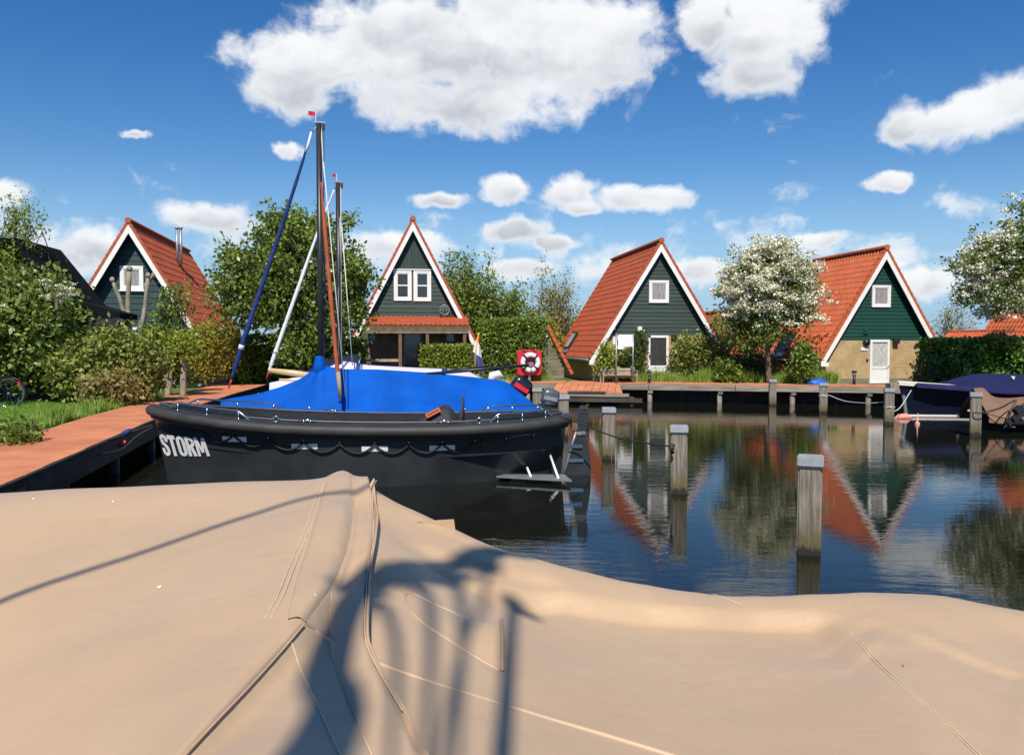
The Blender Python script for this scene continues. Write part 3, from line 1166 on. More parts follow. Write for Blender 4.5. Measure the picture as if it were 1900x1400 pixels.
# ---- cottage with pantiles and deep green boards (right)
C5 = Cottage('a_frame_cottage', 'A-frame cottage with orange pantiles, deep green gable and yellow brick front with white door', (1645, 458), 30.3, 1.60, 1.77, 8.6,
             R(1.0), .26, M['deepgreen_board'], M['brick'], 2.55, ('wave', .215, .265, .062), (300, 0), .30, pitch=.15, tmat=M['pantile'])
x0, z1 = C5.loc(1617, 529, .26)
x1, z0 = C5.loc(1651, 570, .26)
window(C5.t, x0, x1, z0, z1, .26, .095, M['greycurtain'])
x0, z1 = C5.loc(1613, 630, .26)
x1, z0 = C5.loc(1648, 712, .26)
door(C5, x0, x1, .02, z1, .33, M['curtain'], .26)
x, z = C5.loc(1607, 635, .2)
MB().tube([(x, .10, z), (x, .25, z)], .13, 12).build('wall_lamp', M['black_metal'], C5.t, True)
x, z = C5.loc(1662, 633, .2)
MB().box(x - .12, x + .12, .06, .25, z - .10, z + .14).build('wall_lamp', M['black_metal'], C5.t, bevel=.03)
x, z = C5.loc(1607, 615, .2)
MB().box(x - .09, x + .09, .19, .235, z - .10, z + .10).build('wall_vent', M['deepgreen_board'], C5.t)
x, z = C5.loc(1604, 647, .2)
MB().box(x - .15, x + .15, .22, .25, z - .07, z + .07).build('house_number', M['white'], C5.t)
x, z = C5.loc(1610, 668, .2)
MB().box(x - .04, x + .04, .225, .25, z - .05, z + .05).build('bell', M['black_metal'], C5.t)
skylight(C5, 3.1, .77, .95, 1.0, mat('skylight_glass', (.01, .02, .05), .05, .1))
w = C5.he - .30
MB().tube([(-C5.he + .12, .22, C5.ez - .3), (-w - .07, .34, C5.ez - .5), (-w - .07, .34, .05)], .045, 8).build('downpipe', M['zinc'], C5.t, True)

# ---- cottage with the porch (middle)
C2 = Cottage('a_frame_cottage', 'steep A-frame cottage with tiled porch, double white window and green boards, seen head on', (766, 404), 36.6, 1.93, 1.55, 8.5,
             R(-1.0), .30, M['green_board'], M['brown_brick'], 3.45, ('wave', .24, .30, .035), (0, 0), .30, vertical_above=5.68, pitch=.19)
for (a, b_, c_, d_) in ((730.5, 764, 501, 558), (767, 800, 501, 559)):
    x0, z1 = C2.loc(a, c_, .3)
    x1, z0 = C2.loc(b_, d_, .3)
    window(C2.t, x0, x1, z0, z1, .3, .135, M['glass'], (('h', .5, .06),))
x0, zz = C2.loc(727, 500, .3)
x1, _ = C2.loc(803, 500, .3)
MB().box(x0, x1, .20, .29, zz - .02, zz + .03).build('drip_ledge', M['white'], C2.t)
# porch roof
xa, zt = C2.loc(679, 585, .28)
xb, _ = C2.loc(866, 585, .28)
_, zb = C2.loc(700, 601, -.95)
pr = MB().prism([(xa, .28, zt - .06), (xa, -.98, zb - .07), (xa, -.98, zb - .15), (xa, .28, zt - .15)], (xb - xa, 0, 0)).build('porch_roof', M['porch_wood'], C2.t)
Vp = Vector((0, -.98 - .28, zb - zt)).normalized()
Np = Vector((0, Vp.z, -Vp.y))
if Np.z < 0:
    Np = -Np
Up = Vp.cross(Np)
org = Vector((xa if Up.x > 0 else xb, .28, zt - .05))
roof_tiles(pr, org, Up, Vp, Np, xb - xa, math.hypot(1.26, zb - zt) + .02, .215, .34, .045, M['tile'], 300, 'low', 'wave')
MB().box(xa + .02, xb - .02, -1.0, -.93, zb - .34, zb - .16).build('porch_fascia', M['porch_wood'], C2.t)
MB().box(xa - .06, xb + .02, -1.03, -.93, zb - .40, zb - .345).build('fascia_trim', M['old_wood'], C2.t)
for px in (674, 742.5, 793, 862):
    x, _ = C2.loc(px, 640, -.95)
    MB().box(x - .07, x + .07, -.99, -.86, 0, zb - .36).build('porch_post', M['porch_wood'], C2.t)
xq, zq = C2.loc(672, 668, -.95)
xr, _ = C2.loc(740, 668, -.95)
MB().box(xq + .08, xr, -.96, -.90, zq - .07, zq + .05).build('porch_rail', M['bench_wood'], C2.t)
for (a, b_, c_, d_) in ((679, 703, 609, 637), (824, 847, 611, 638)):
    x0, z1 = C2.loc(a, c_, .3)
    x1, z0 = C2.loc(b_, d_, .3)
    window(C2.t, x0, x1, z0, z1, .3, .08, M['glass'], frame_mat=mat('stained_frame', (.10, .09, .08), .5))
x0, z1 = C2.loc(747, 611, .3)
x1, _ = C2.loc(784, 690, .3)
door(C2, x0, x1, .02, z1, .12, M['glass'], .3, fm=mat('grey_door', (.15, .15, .15), .5))
x, z = C2.loc(733, 632, .3)
MB().box(x - .11, x + .11, .26, .29, z - .06, z + .06).build('house_number', M['hull_deck'], C2.t)
x, z = C2.loc(727, 618, .3)
MB().tube([(x, .12, z - .15), (x, .12, z + .1)], [.05, .09], 8).build('wall_lamp', M['black_metal'], C2.t, True)
# spoked wheel leaning on the porch roof
wx, wz = C2.loc(825, 575, .2)
wt_ = thing('spoked_wheel', 'small dark spoked wheel standing on the porch roof under the gable', 'wheel', C2.P + Vector((wx, .12, wz)))
MB().tube([(.22 * math.cos(a), 0, .22 * math.sin(a)) for a in np.linspace(0, 2 * math.pi, 21)], .02, 6, False).build('rim', M['zinc'], wt_, True)
for i in range(4):
    a = math.pi * i / 4
    MB().tube([(-.22 * math.cos(a), 0, -.22 * math.sin(a)), (.22 * math.cos(a), 0, .22 * math.sin(a))], .012, 5).build('spoke', M['zinc'], wt_)
MB().tube([(0, -.05, 0), (0, .05, 0)], .05, 8).build('hub', M['black_metal'], wt_)
MB().box(-.26, .44, -.05, .06, -.27, -.23).build('stand', M['black_metal'], wt_)

# ---- cottage on the left with teal boards
C1 = Cottage('a_frame_cottage', 'A-frame cottage with dark teal boards half hidden by bushes on the left', (238, 408), 34.0, 1.70, 1.85, 11.0,
             R(1.4), .50, M['teal_board'], M['brick'], 3.05, ('flat', .36, .36, .028), (0, 300), .30, pitch=.245)
x0, z1 = C1.loc(223, 493, .50)
x1, z0 = C1.loc(267, 538, .50)
window(C1.t, x0, x1, z0, z1, .50, .12, M['greycurtain'], sill=True)
x0, z1 = C1.loc(224, 607, .50)
x1, _ = C1.loc(266, 690, .50)
door(C1, x0, x1, .02, z1, .33, M['curtain'], .50)
for i, (px, h) in enumerate(((334, .95), (341, .95))):
    p = atY(px, 462, C1.P.y + 5.2 + i * .12)
    d = p - C1.P
    m_ = MB().tube([(d.x, d.y, d.z - .9), (d.x, d.y, d.z + h)], .058, 10)
    m_.tube([(d.x, d.y, d.z + h - .01), (d.x, d.y, d.z + h + .05)], .10, 10)
    m_.build('flue', M['zinc'], C1.t, True)

# ---- cottage at the far right, mostly behind the blossom tree
C6 = Cottage('a_frame_cottage', 'orange pantiled roof at the far right seen through the blossom tree', (2240, 420), 24.6, 1.60, 1.77, 8.0, 0, .26,
             M['green_board'], M['brick'], 2.5, ('wave', .215, .265, .045), (0, 0), .30, tmat=M['pantile'])
sh = thing('garden_shed', 'low shed with an orange pantile roof above the right hedge', 'shed', (24.3, 28.5, GZ))
MB().box(-1.3, 1.0, .15, 2.9, 0, 1.72).build('wall', M['brick'], sh)
sr = MB().prism([(-1.55, 0, 1.32), (0, 0, 2.12), (0, 0, 2.02), (-1.55, 0, 1.22)], (0, 3.0, 0)).prism([(0, 0, 2.12), (1.3, 0, 1.35), (1.3, 0, 1.25), (0, 0, 2.02)], (0, 3.0, 0)).build('roof', M['soffit'], sh)
Vs = Vector((-1.55, 0, -.80)).normalized()
Ns = Vector((Vs.z, 0, -Vs.x))
roof_tiles(sr, Vector((0, 0, 2.15)), Vs.cross(Ns), Vs, Ns, 3.0, 1.8, .20, .28, .05, M['pantile'], 120)
for i in range(9):
    MB().tube([(0, i / 3, 2.15), (0, i / 3 + .33, 2.15)], [.11, .10], 8).build('ridge_tile', M['pantile'], sr)

# ---- roof seen between the cottages, behind the blossom tree
C7 = Cottage('far_cottage', 'far cottage whose red roof shows below the white blossom tree', (1392, 572), 47, 1.45, 1.9, 8.0, 0, .2,
             M['green_board'], M['brown_brick'], 2.3, ('flat', .32, .34, .025), (0, 0), .30)


# ---- dark timber house at the left edge
def dark_house():
    Yh = 24.3
    A = atY(113, 464, Yh + 3.0)
    t = thing('black_timber_house', 'black timber house with a low side roof at the left edge', 'house', (A.x, Yh, GZ))
    az = A.z - GZ
    hw = 2.5
    ez = az - 1.33 * hw * .78
    MB().prism([(-hw - .6, .4, 0), (hw * .62, .4, 0), (hw * .62, .4, az - 1.33 * hw * .62 - .1), (0, .4, az - .12), (-.8, .4, az - .12), (-hw - .6, .4, az - 2.6)], (0, 2.4, 0)).build('wall', M['soffit'], t)
    r0 = MB()
    r0.prism([(0, 0, az), (hw * .80, 0, az - 1.33 * hw * .80), (hw * .80 - .06, 0, az - 1.33 * hw * .80 - .1), (0, 0, az - .14)], (0, 3.0, 0))
    r0.prism([(0, 0, az), (0, 0, az - .14), (-.8, 0, az - .14), (-.8, 0, az)], (0, 3.0, 0))
    r0.prism([(-.8, 0, az), (-.8, 0, az - .14), (-hw - .9, 0, az - 3.0), (-hw - .9, 0, az - 2.86)], (0, 3.0, 0))
    r0.build('roof', M['black_roof'], t)
    k = math.sqrt(1 + 1.33 ** 2)
    MB().prism([(0, -.04, az - .02), (hw * .80, -.04, az - 1.33 * hw * .80 - .02), (hw * .80 - .05, -.04, az - 1.33 * hw * .80 - .32), (0, -.04, az - .34)], (0, .038, 0)).build('bargeboard', M['black_roof'], t)
    p, q = atY(150, 560, Yh - .6) - t.location, atY(222, 580, Yh - .6) - t.location
    s = MB().prism([(p.x, -.6, p.z), (q.x, -.6, q.z), (q.x, -.6, q.z - .16), (p.x, -.6, p.z - .16)], (0, 1.6, 0))
    s.build('side_roof', M['black_roof'], t)
    MB().box(p.x + .2, q.x - .05, -.62, -.57, q.z - .34, q.z - .165).build('side_fascia', mat('dark_blue_fascia', (.012, .015, .03), .5), t)
    MB().tube([(q.x - .2, -.5, q.z - .40), (q.x - .2, -.5, q.z - .26)], .07, 10).build('side_lamp', M['white'], t, True)
    for x in (p.x + .35, q.x - .15):
        MB().box(x - .06, x + .06, -.5, -.38, 0, q.z - .2).build('post', M['soffit'], t)
    return t


dark_house()


# ---- sloping fence screen with a red coping beside the tall hedge
def screen():
    Y0 = 33.6
    A = atY(1013, 606, Y0)
    t = thing('fence_screen', 'olive board screen with a slanting red coping between hedge and cottage', 'screen', (A.x, Y0, GZ))
    top = A.z - GZ
    x1 = (atY(1058, 694, Y0) - t.location).x
    zb = (atY(1058, 694, Y0) - t.location).z
    zt = lambda x: top - .18 + (zb - top) * (x / x1)
    n = 13
    hgt = .168
    z = 0.0
    xw = .80
    while z < top - .35:
        z1 = z + hgt - .01
        xr = min(xw, x1 * ((top - .22 - z1) / (top - zb)))
        if xr > .05:
            MB().box(.0, xr, 0, .05, z, z1).build('board', M['olive_fence'], t)
        z += hgt
    MB().box(-.12, .02, -.02, .10, 0, top - .05).build('post', M['olive_fence'], t)
    n = 9
    for i in range(n):
        a, b_ = i / n, (i + 1) / n + .01
        q = []
        for f, d in ((a, 0), (b_, 0.012), (b_, .15), (a, .138)):
            q.append((x1 * f + d * .85, -.08, top + (zb - top) * f + d * .45))
        MB().prism(q, (0, .22, 0)).build('coping_tile', M['pantile'], t)


screen()


# ================================================================== PLANTS
def unit(a):
    return a / np.maximum(np.linalg.norm(a, axis=1, keepdims=True), 1e-9)


def leaf_mesh(name, C, size, elong=.55, droop=.0, nbias=(0, 0, .6), rng=None):
    """C: Nx3 centres; every leaf is a small folded rhombus"""
    rng = rng or RNG
    n = len(C)
    s = size * rng.uniform(.45, 1.5, (n, 1))
    t = rng.normal(size=(n, 3))
    t[:, 2] -= droop
    t = unit(t)
    nn = unit(rng.normal(size=(n, 3)) + np.array(nbias))
    b = unit(np.cross(nn, t))
    nn = np.cross(t, b)
    v = np.empty((n, 4, 3))
    v[:, 0] = C - t * s * .5
    v[:, 1] = C + b * s * elong * .5 + nn * s * .08
    v[:, 2] = C + t * s * .5
    v[:, 3] = C - b * s * elong * .5 + nn * s * .08
    me = bpy.data.meshes.new(name)
    me.vertices.add(4 * n)
    me.vertices.foreach_set('co', v.reshape(-1))
    me.loops.add(4 * n)
    me.loops.foreach_set('vertex_index', np.arange(4 * n, dtype=np.int32))
    me.polygons.add(n)
    me.polygons.foreach_set('loop_start', np.arange(0, 4 * n, 4, dtype=np.int32))
    me.update(calc_edges=True)
    return me


def in_ellipsoids(ells, n, rng, shell=.55):
    out = []
    vol = np.array([e[3] * e[4] * e[5] for e in ells]) ** .75
    cnt = np.maximum(1, (n * vol / vol.sum())).astype(int)
    for e, k in zip(ells, cnt):
        d = unit(rng.normal(size=(k, 3)))
        r = (shell + (1 - shell) * rng.random((k, 1))) * (1 + .16 * rng.normal(size=(k, 1)))
        out.append(np.array(e[:3]) + d * r * np.array(e[3:6]))
    return np.concatenate(out)


L = {}
L['cherry'] = leaf_mat('cherry_leaf', (0.095, 0.156, 0.029), (0.276, 0.343, 0.060), .38, .30, .5)
L['willow'] = leaf_mat('willow_leaf', (0.213, 0.278, 0.053), (0.407, 0.475, 0.100), .5, .35)
L['hedge'] = leaf_mat('hedge_leaf', (0.075, 0.145, 0.020), (0.278, 0.365, 0.046), .4, .25, .45)
L['beech'] = leaf_mat('beech_leaf', (0.116, 0.182, 0.022), (0.394, 0.437, 0.049), .42, .3, .4)
L['laurel'] = leaf_mat('laurel_leaf', (0.058, 0.139, 0.021), (0.215, 0.359, 0.044), .25, .22, .6)
L['golden'] = leaf_mat('golden_leaf', (0.233, 0.243, 0.031), (0.443, 0.360, 0.051), .5, .3)
L['shrub'] = leaf_mat('shrub_leaf', (0.140, 0.187, 0.040), (0.360, 0.388, 0.085), .45, .3)
L['brownshrub'] = leaf_mat('brown_shrub_leaf', (0.223, 0.161, 0.060), (0.412, 0.343, 0.101), .5, .25)
L['dark'] = leaf_mat('dark_leaf', (0.047, 0.083, 0.021), (0.157, 0.205, 0.044), .4, .25, .45)
L['elder'] = leaf_mat('elder_leaf', (0.094, 0.158, 0.035), (0.298, 0.359, 0.078), .4, .28, .45)
L['fartree'] = leaf_mat('far_tree_leaf', (0.137, 0.205, 0.048), (0.328, 0.402, 0.085), .5, .35)
L['greytree'] = leaf_mat('grey_green_leaf', (0.248, 0.264, 0.111), (0.485, 0.472, 0.191), .55, .35)
L['hawthorn'] = leaf_mat('hawthorn_leaf', (0.069, 0.120, 0.024), (0.220, 0.286, 0.051), .4, .25, .45)
L['blossom'] = leaf_mat('may_blossom', (0.74, 0.70, 0.50), (0.84, 0.81, 0.64), .7, .12, .2)
L['grass'] = leaf_mat('grass_blade', (0.151, 0.304, 0.041), (0.339, 0.522, 0.081), .5, .35)
L['tallgrass'] = leaf_mat('tall_grass_blade', (0.176, 0.305, 0.046), (0.387, 0.509, 0.105), .5, .35)


def limb(m, a, b, r0, r1, rng, bend=.12, n=5, sides=6):
    a, b = Vector(a), Vector(b)
    d = (b - a).length
    off = Vector(rng.normal(size=3)) * d * bend
    off.z = abs(off.z) * .7
    pts = [a.lerp(b, i / n) + off * math.sin(math.pi * i / n) for i in range(n + 1)]
    m.tube(pts, [lerp(r0, r1, i / n) for i in range(n + 1)], sides)
    return pts


def tree(name, label, cat, base, ells, n_clump, per, spread, leaf, lmat, trunk_r=.14, seed=1, shell=.55, elong=.55,
         bark='bark', limbs=14, droop=0., group=None, flower=None, fork=None, twigs=True, flat=1.0):
    """ells: (dx,dy,z, rx,ry,rz) crown ellipsoids relative to base"""
    rng = np.random.default_rng(seed)
    t = thing(name, label, cat, base, 0, group)
    cl = in_ellipsoids(ells, n_clump, rng, shell)
    cl = cl[cl[:, 2] > .15]
    n = len(cl)
    # trunk and limbs
    m = MB()
    top = np.array([np.mean([e[0] for e in ells]), np.mean([e[1] for e in ells]), np.mean([e[2] for e in ells])])
    forkz = fork if fork is not None else max(.3, min(e[2] - e[5] for e in ells) + .2)
    tp = limb(m, (0, 0, -.1), (top[0] * .4, top[1] * .4, forkz), trunk_r, trunk_r * .8, rng, .03)
    tp2 = limb(m, tp[-1], tuple(top), trunk_r * .8, trunk_r * .4, rng, .06)
    ax = tp2
    m.build('trunk', M[bark], t, True)
    m = MB()
    idx = rng.choice(n, min(limbs, n), replace=False)
    for i in idx:
        s = ax[int(rng.integers(0, len(ax)))]
        limb(m, s, cl[i], trunk_r * .38, .012, rng, .10, 5, 5)
    if twigs:
        idx2 = rng.choice(n, min(n, limbs * 5), replace=False)
        for i in idx2:
            j = idx[int(np.argmin(((cl[idx] - cl[i]) ** 2).sum(1)))]
            a = Vector(cl[j]).lerp(Vector(ax[-2]), .35)
            limb(m, a, cl[i] * 1.0, .016, .006, rng, .08, 3, 4)
    m.build('branches', M[bark], t, True)
    # leaves
    C = np.repeat(cl, per, 0) + rng.normal(size=(n * per, 3)) * np.array([spread, spread, spread * flat])
    C = C[C[:, 2] > .05]
    mobj('crown', leaf_mesh('crown', C, leaf, elong, droop, rng=rng), lmat, t)
    if flower:
        fn, fper, fsp, fs, zmin = flower
        cand = cl[cl[:, 2] > zmin]
        # outer clumps carry the blossom
        ce = np.array([[e[0], e[1], e[2]] for e in ells]).mean(0)
        d = np.linalg.norm((cand - ce), axis=1)
        cand = cand[np.argsort(-d)][:max(10, int(len(cand) * .85))]
        k = rng.choice(len(cand), fn)
        dirn = unit(cand[k] - ce)
        cc = cand[k] + dirn * .12 + rng.normal(size=(fn, 3)) * spread * 1.0
        F = np.repeat(cc, fper, 0) + rng.normal(size=(fn * fper, 3)) * np.array([fsp, fsp, fsp * .45])
        mobj('blossom', leaf_mesh('blossom', F, fs, .9, 0, (0, 0, 1.2), rng), L['blossom'], t)
    return t


def hedge(name, label, cat, p0, p1, width, h, n, leaf, lmat, seed=2, wob=.10, top_mat=None, round_=.0, z0=0.0):
    """clipped hedge along p0->p1"""
    rng = np.random.default_rng(seed)
    p0, p1 = Vector((p0[0], p0[1], GZ)), Vector((p1[0], p1[1], GZ))
    d = p1 - p0
    Lh = d.length
    t = thing(name, label, cat, p0, math.atan2(d.y, d.x))
    A = np.array([Lh * h, Lh * h * .6, width * h, width * h, Lh * width * 1.2])
    k = (n * A / A.sum()).astype(int)
    out = []

    def rnd(q):
        return rng.random(q)
    for f in range(5):
        q = k[f]
        u, v = rnd(q), rnd(q)
        if f == 0:
            P = np.c_[u * Lh, np.full(q, -width / 2), v * h]
        elif f == 1:
            P = np.c_[u * Lh, np.full(q, width / 2), v * h]
        elif f == 2:
            P = np.c_[np.zeros(q), (u - .5) * width, v * h]
        elif f == 3:
            P = np.c_[np.full(q, Lh), (u - .5) * width, v * h]
        else:
            P = np.c_[u * Lh, (v - .5) * width, np.full(q, h)]
        out.append(P)
    P = np.concatenate(out)
    # lumpy surface
    ph = rng.uniform(0, 6.28, 8)
    lump = (np.sin(P[:, 0] * 2.3 + ph[0]) * np.sin(P[:, 2] * 3.1 + ph[1]) + np.sin(P[:, 0] * 5.7 + ph[2] + P[:, 2] * 2) * .6)
    cen = np.array([Lh / 2, 0, h * .45])
    dirn = unit((P - cen) * np.array([.4, 1, .8]))
    P = P + dirn * (lump[:, None] * wob) + rng.normal(size=P.shape) * np.array([.05, .05, .05]) - dirn * np.abs(rng.normal(size=(len(P), 1))) * .10
    if round_:
        e = np.minimum(P[:, 0], Lh - P[:, 0])
        P[:, 2] -= round_ * np.exp(-np.maximum(e, 0) / (.25 * h)) * P[:, 2] / h
    P = P[P[:, 2] > .02]
    mobj('foliage', leaf_mesh('foliage', P, leaf, .6, 0, (0, 0, .5), rng), lmat, t)
    q = min(width * .28, .25)
    c = MB().box(q, Lh - q, -width / 2 + q, width / 2 - q, 0, max(.2, h - q - (round_ * .6)))
    c.build('dark_core', mat('hedge_core_' + str(seed), (.022, .024, .010), .95, .5, 8, .8, 30), t)  # solid dark box added inside the leaves to block light
    return t


def bush(name, label, base, ells, n_clump, per, spread, leaf, lmat, seed, limbs=10, elong=.6, flower=None, cat='bush', shell=.45, group=None, bark='bark', flat=1.0):
    return tree(name, label, cat, base, ells, n_clump, per, spread, leaf, lmat, .05, seed, shell, elong, bark, limbs, 0., group, flower, fork=.25, flat=flat)


def G(px, Y):         # a spot on the bank at depth Y under pixel column px
    p = atY(px, 640, Y)
    return (p.x, Y, GZ)


def zr(py, Y, px=950):  # height above the bank seen at pixel row py
    return atY(px, py, Y).z - GZ


def wpx(n, Y):
    return n * Y / 1480 / math.cos(PSI)


# ---- the big cherry tree behind the masts
Yc = 31.0
B = G(560, Yc)
zt = zr(360, Yc, 560)
tree('cherry_tree', 'broad leafy cherry tree behind the two masts', 'tree', B,
     [(0, 0, zt * .62, 2.15, 1.9, zt * .30), (-1.6, .1, zt * .58, 1.5, 1.4, 1.25), (1.5, -.1, zt * .55, 1.4, 1.3, 1.3), (.1, 0, zt * .80, 1.5, 1.3, 1.05), (-1.0, 0, zt * .78, 1.0, 1.0, 1.0),
      (-2.3, 0, zt * .66, .9, .8, .55), (2.1, 0, zt * .62, .7, .7, .6), (0.3, 0, zt * .36, 2.1, 1.4, 1.0), (-1.7, .1, zt * .40, 1.5, 1.2, .9), (-2.6, .1, zt * .50, 1.1, .9, .7), (0.2, -.3, zt * .22, 1.6, 1.0, .7), (1.6, 0, zt * .40, 1.1, 1.0, .8)],
     820, 32, .18, .165, L['cherry'], .17, 21, .35, .62, limbs=34, droop=.3)

# ---- hedges and trees round the middle cottage
p, q = G(440, 33.2), G(668, 35.4)
hedge('laurel_hedge', 'glossy green hedge behind the bows of the sailing boats', 'hedge', p, q, 1.3, zr(622, 34, 560), 11000, .15, L['laurel'], 31, .12, round_=.25)
p, q = G(782, 34.9), G(884, 34.7)
hedge('clipped_hedge', 'low clipped hedge in front of the porch cottage', 'hedge', p, q, .9, zr(641, 34.8, 830), 7000, .10, L['beech'], 32, .03)
p, q = G(891, 34.7), G(1014, 34.1)
hedge('tall_hedge', 'tall square clipped hedge behind the red lifebuoy board', 'hedge', p, q, 1.3, zr(592, 34.4, 950), 13000, .11, L['hedge'], 33, .06)

Yt = 43.0
B = G(880, Yt)
zt = zr(463, Yt, 880)
tree('green_tree', 'dense fresh green tree right of the porch cottage gable', 'tree', B,
     [(-.3, 0, zt * .72, 1.6, 1.5, zt * .26), (-.9, 0, zt * .55, 1.6, 1.5, zt * .25), (1.2, 0, zt * .52, 2.0, 1.6, zt * .22), (2.1, 0, zt * .42, 1.6, 1.4, zt * .22), (0, 0, zt * .30, 2.4, 1.6, 1.4)],
     560, 32, .22, .18, L['fartree'], .16, 41, .35, .5, limbs=26)
B = G(1028, 42.0)
zt = zr(478, 42.0, 1028)
tree('thin_tree', 'airy pale leafed tree left of the red tiled cottage', 'tree', B,
     [(0, 0, zt * .62, 1.35, 1.2, zt * .34), (.2, 0, zt * .40, 1.45, 1.2, zt * .25), (.9, 0, zt * .45, .8, .8, 1.2)],
     420, 16, .17, .12, L['greytree'], .12, 42, .2, .5, limbs=40)
B = G(1010, 40.5)
bush('far_bush', 'olive bush between tall hedge and airy tree', B, [(0, 0, 1.7, 1.3, 1.0, 1.4)], 130, 26, .2, .14, L['golden'], 43)
B = G(1345, 44)
bush('far_bush', 'distant green bush right of the red tiled cottage roof', B, [(0, 0, 2.0, 1.6, 1.0, 1.7)], 110, 24, .2, .15, L['fartree'], 44)
B = G(1768, 40)
zt = zr(550, 40, 1765)
tree('thin_tree', 'sparse silvery tree between the right cottage and the blossom tree', 'tree', B,
     [(0, 0, zt * .62, 1.3, 1.0, zt * .36), (-.6, 0, zt * .45, 1.0, 1.0, 1.2)], 240, 11, .16, .11, L['greytree'], .08, 45, .2, .45, limbs=34)

# ---- hawthorns in blossom
Yh = 30.4
B = G(1428, Yh)
zt = zr(440, Yh, 1430)
tree('hawthorn_tree', 'round hawthorn covered in white blossom between the two red roofs', 'tree', B,
     [(-.05, 0, zt * .66, 1.65, 1.5, zt * .27), (-.9, 0, zt * .60, 1.15, 1.1, zt * .22), (.95, 0, zt * .63, 1.1, 1.1, zt * .22), (0, 0, zt * .85, .9, .9, .75), (-.1, 0, zt * .42, 1.7, 1.4, zt * .17),
      (-1.0, .3, zt * .33, .8, .8, .8)],
     680, 26, .17, .13, L['hawthorn'], .13, 51, .45, .6, limbs=30, flower=(1250, 40, .12, .085, zt * .46), flat=.8)
Yh2 = 24.5
B = G(1965, Yh2)
zt = zr(335, Yh2, 1900)
tree('hawthorn_tree', 'hawthorn with sparse white blossom reaching in from the right edge', 'tree', (B[0], B[1], GZ),
     [(-.6, 0, zt * .72, 1.6, 1.5, zt * .24), (-2.1, 0, zt * .63, 1.5, 1.1, 1.15), (-3.3, 0, zt * .60, .85, .8, .45), (.8, 0, zt * .62, 1.6, 1.4, 1.5), (-1.9, 0, zt * .46, 1.8, 1.0, .75), (-.4, 0, zt * .88, 1.0, .9, .8),
      (-3.2, 0, zt * .47, .8, .6, .40)],
     760, 28, .17, .12, L['hawthorn'], .13, 52, .3, .6, limbs=40, flower=(1000, 30, .10, .075, zt * .3), flat=.7)

# ---- plants round the right-hand cottages
p, q = G(1722, 28.6), G(1935, 24.6)
hedge('laurel_hedge', 'big glossy hedge along the right bank behind the navy boat', 'hedge', p, q, 1.6, zr(632, 26.5, 1830) + .05, 13000, .15, L['laurel'], 61, .12, round_=.2)
bush('shadow_shrub', 'small dark shrub against the yellow brick wall beside the hedge', G(1718, 27.4), [(0, 0, .6, .45, .4, .55)], 60, 22, .12, .11, L['dark'], 62)
bush('roadside_shrub', 'leafy light green shrub under the right cottage eave', G(1489, 29.3), [(0, 0, .85, .50, .45, .65), (.1, 0, 1.3, .35, .3, .35)], 80, 24, .13, .13, L['hedge'], 63)
bush('climbing_shrub', 'large bronze and green climber right of the white door of the red tiled cottage', G(1293, 32.6),
     [(0, 0, 1.0, 1.15, .45, .95), (-.5, 0, 1.5, .7, .35, .55), (.7, 0, 1.35, .75, .35, .55)], 240, 26, .16, .13, L['shrub'], 64)
bush('climbing_shrub', 'dark evergreen climber left of the white door of the red tiled cottage', G(1182, 32.85),
     [(0, 0, 1.0, .42, .25, 1.0), (-.5, 0, .7, .5, .25, .7), (.1, 0, 1.7, .33, .22, .55)], 130, 26, .13, .12, L['dark'], 65)
bush('yellow_shrub', 'yellow green shrub at the corner of the red tiled cottage behind the sign', G(1122, 32.4), [(0, 0, .7, .38, .35, .65), (.1, 0, 1.2, .3, .3, .4)], 70, 24, .13, .13, L['beech'], 66)
bush('low_shrub', 'low green shrub on the bank between the blossom tree and the red tiled cottage', G(1352, 31.0), [(0, 0, .5, .6, .5, .5)], 60, 24, .13, .13, L['hedge'], 67)
bush('shadow_shrub', 'dark undergrowth beneath the white blossom tree', G(1395, 33.0), [(0, 0, .7, 1.2, .8, .8)], 120, 24, .16, .13, L['dark'], 68)

# ---- the left bank
Yw = 24.6
B = G(48, Yw)
zt = zr(335, Yw, 45)
tree('willow_tree', 'slender tall willow at the left edge', 'tree', B,
     [(0, 0, zt * .80, .50, .5, zt * .22), (-.45, 0, zt * .62, .8, .7, zt * .22), (-1.2, 0, zt * .68, .75, .7, zt * .20), (-.9, 0, zt * .50, 1.2, .9, 1.3)],
     380, 26, .16, .105, L['willow'], .06, 71, .2, .4, limbs=40, droop=.2)
B = G(30, 23.6)
zt = zr(500, 23.6, 50)
bush('elder_bush', 'big dark elder bush with a few white flower heads at the left edge', B,
     [(-.1, 0, zt * .6, 1.6, 1.0, zt * .42), (.7, 0, zt * .5, 1.0, .7, zt * .36), (-1.6, 0, zt * .6, 1.5, .9, zt * .42), (.55, .3, zt * .84, .7, .6, zt * .16), (1.1, .2, zt * .62, .6, .5, zt * .2)], 680, 28, .18, .145, L['elder'], 72,
     26, flower=(46, 26, .055, .05, .9), shell=.35)
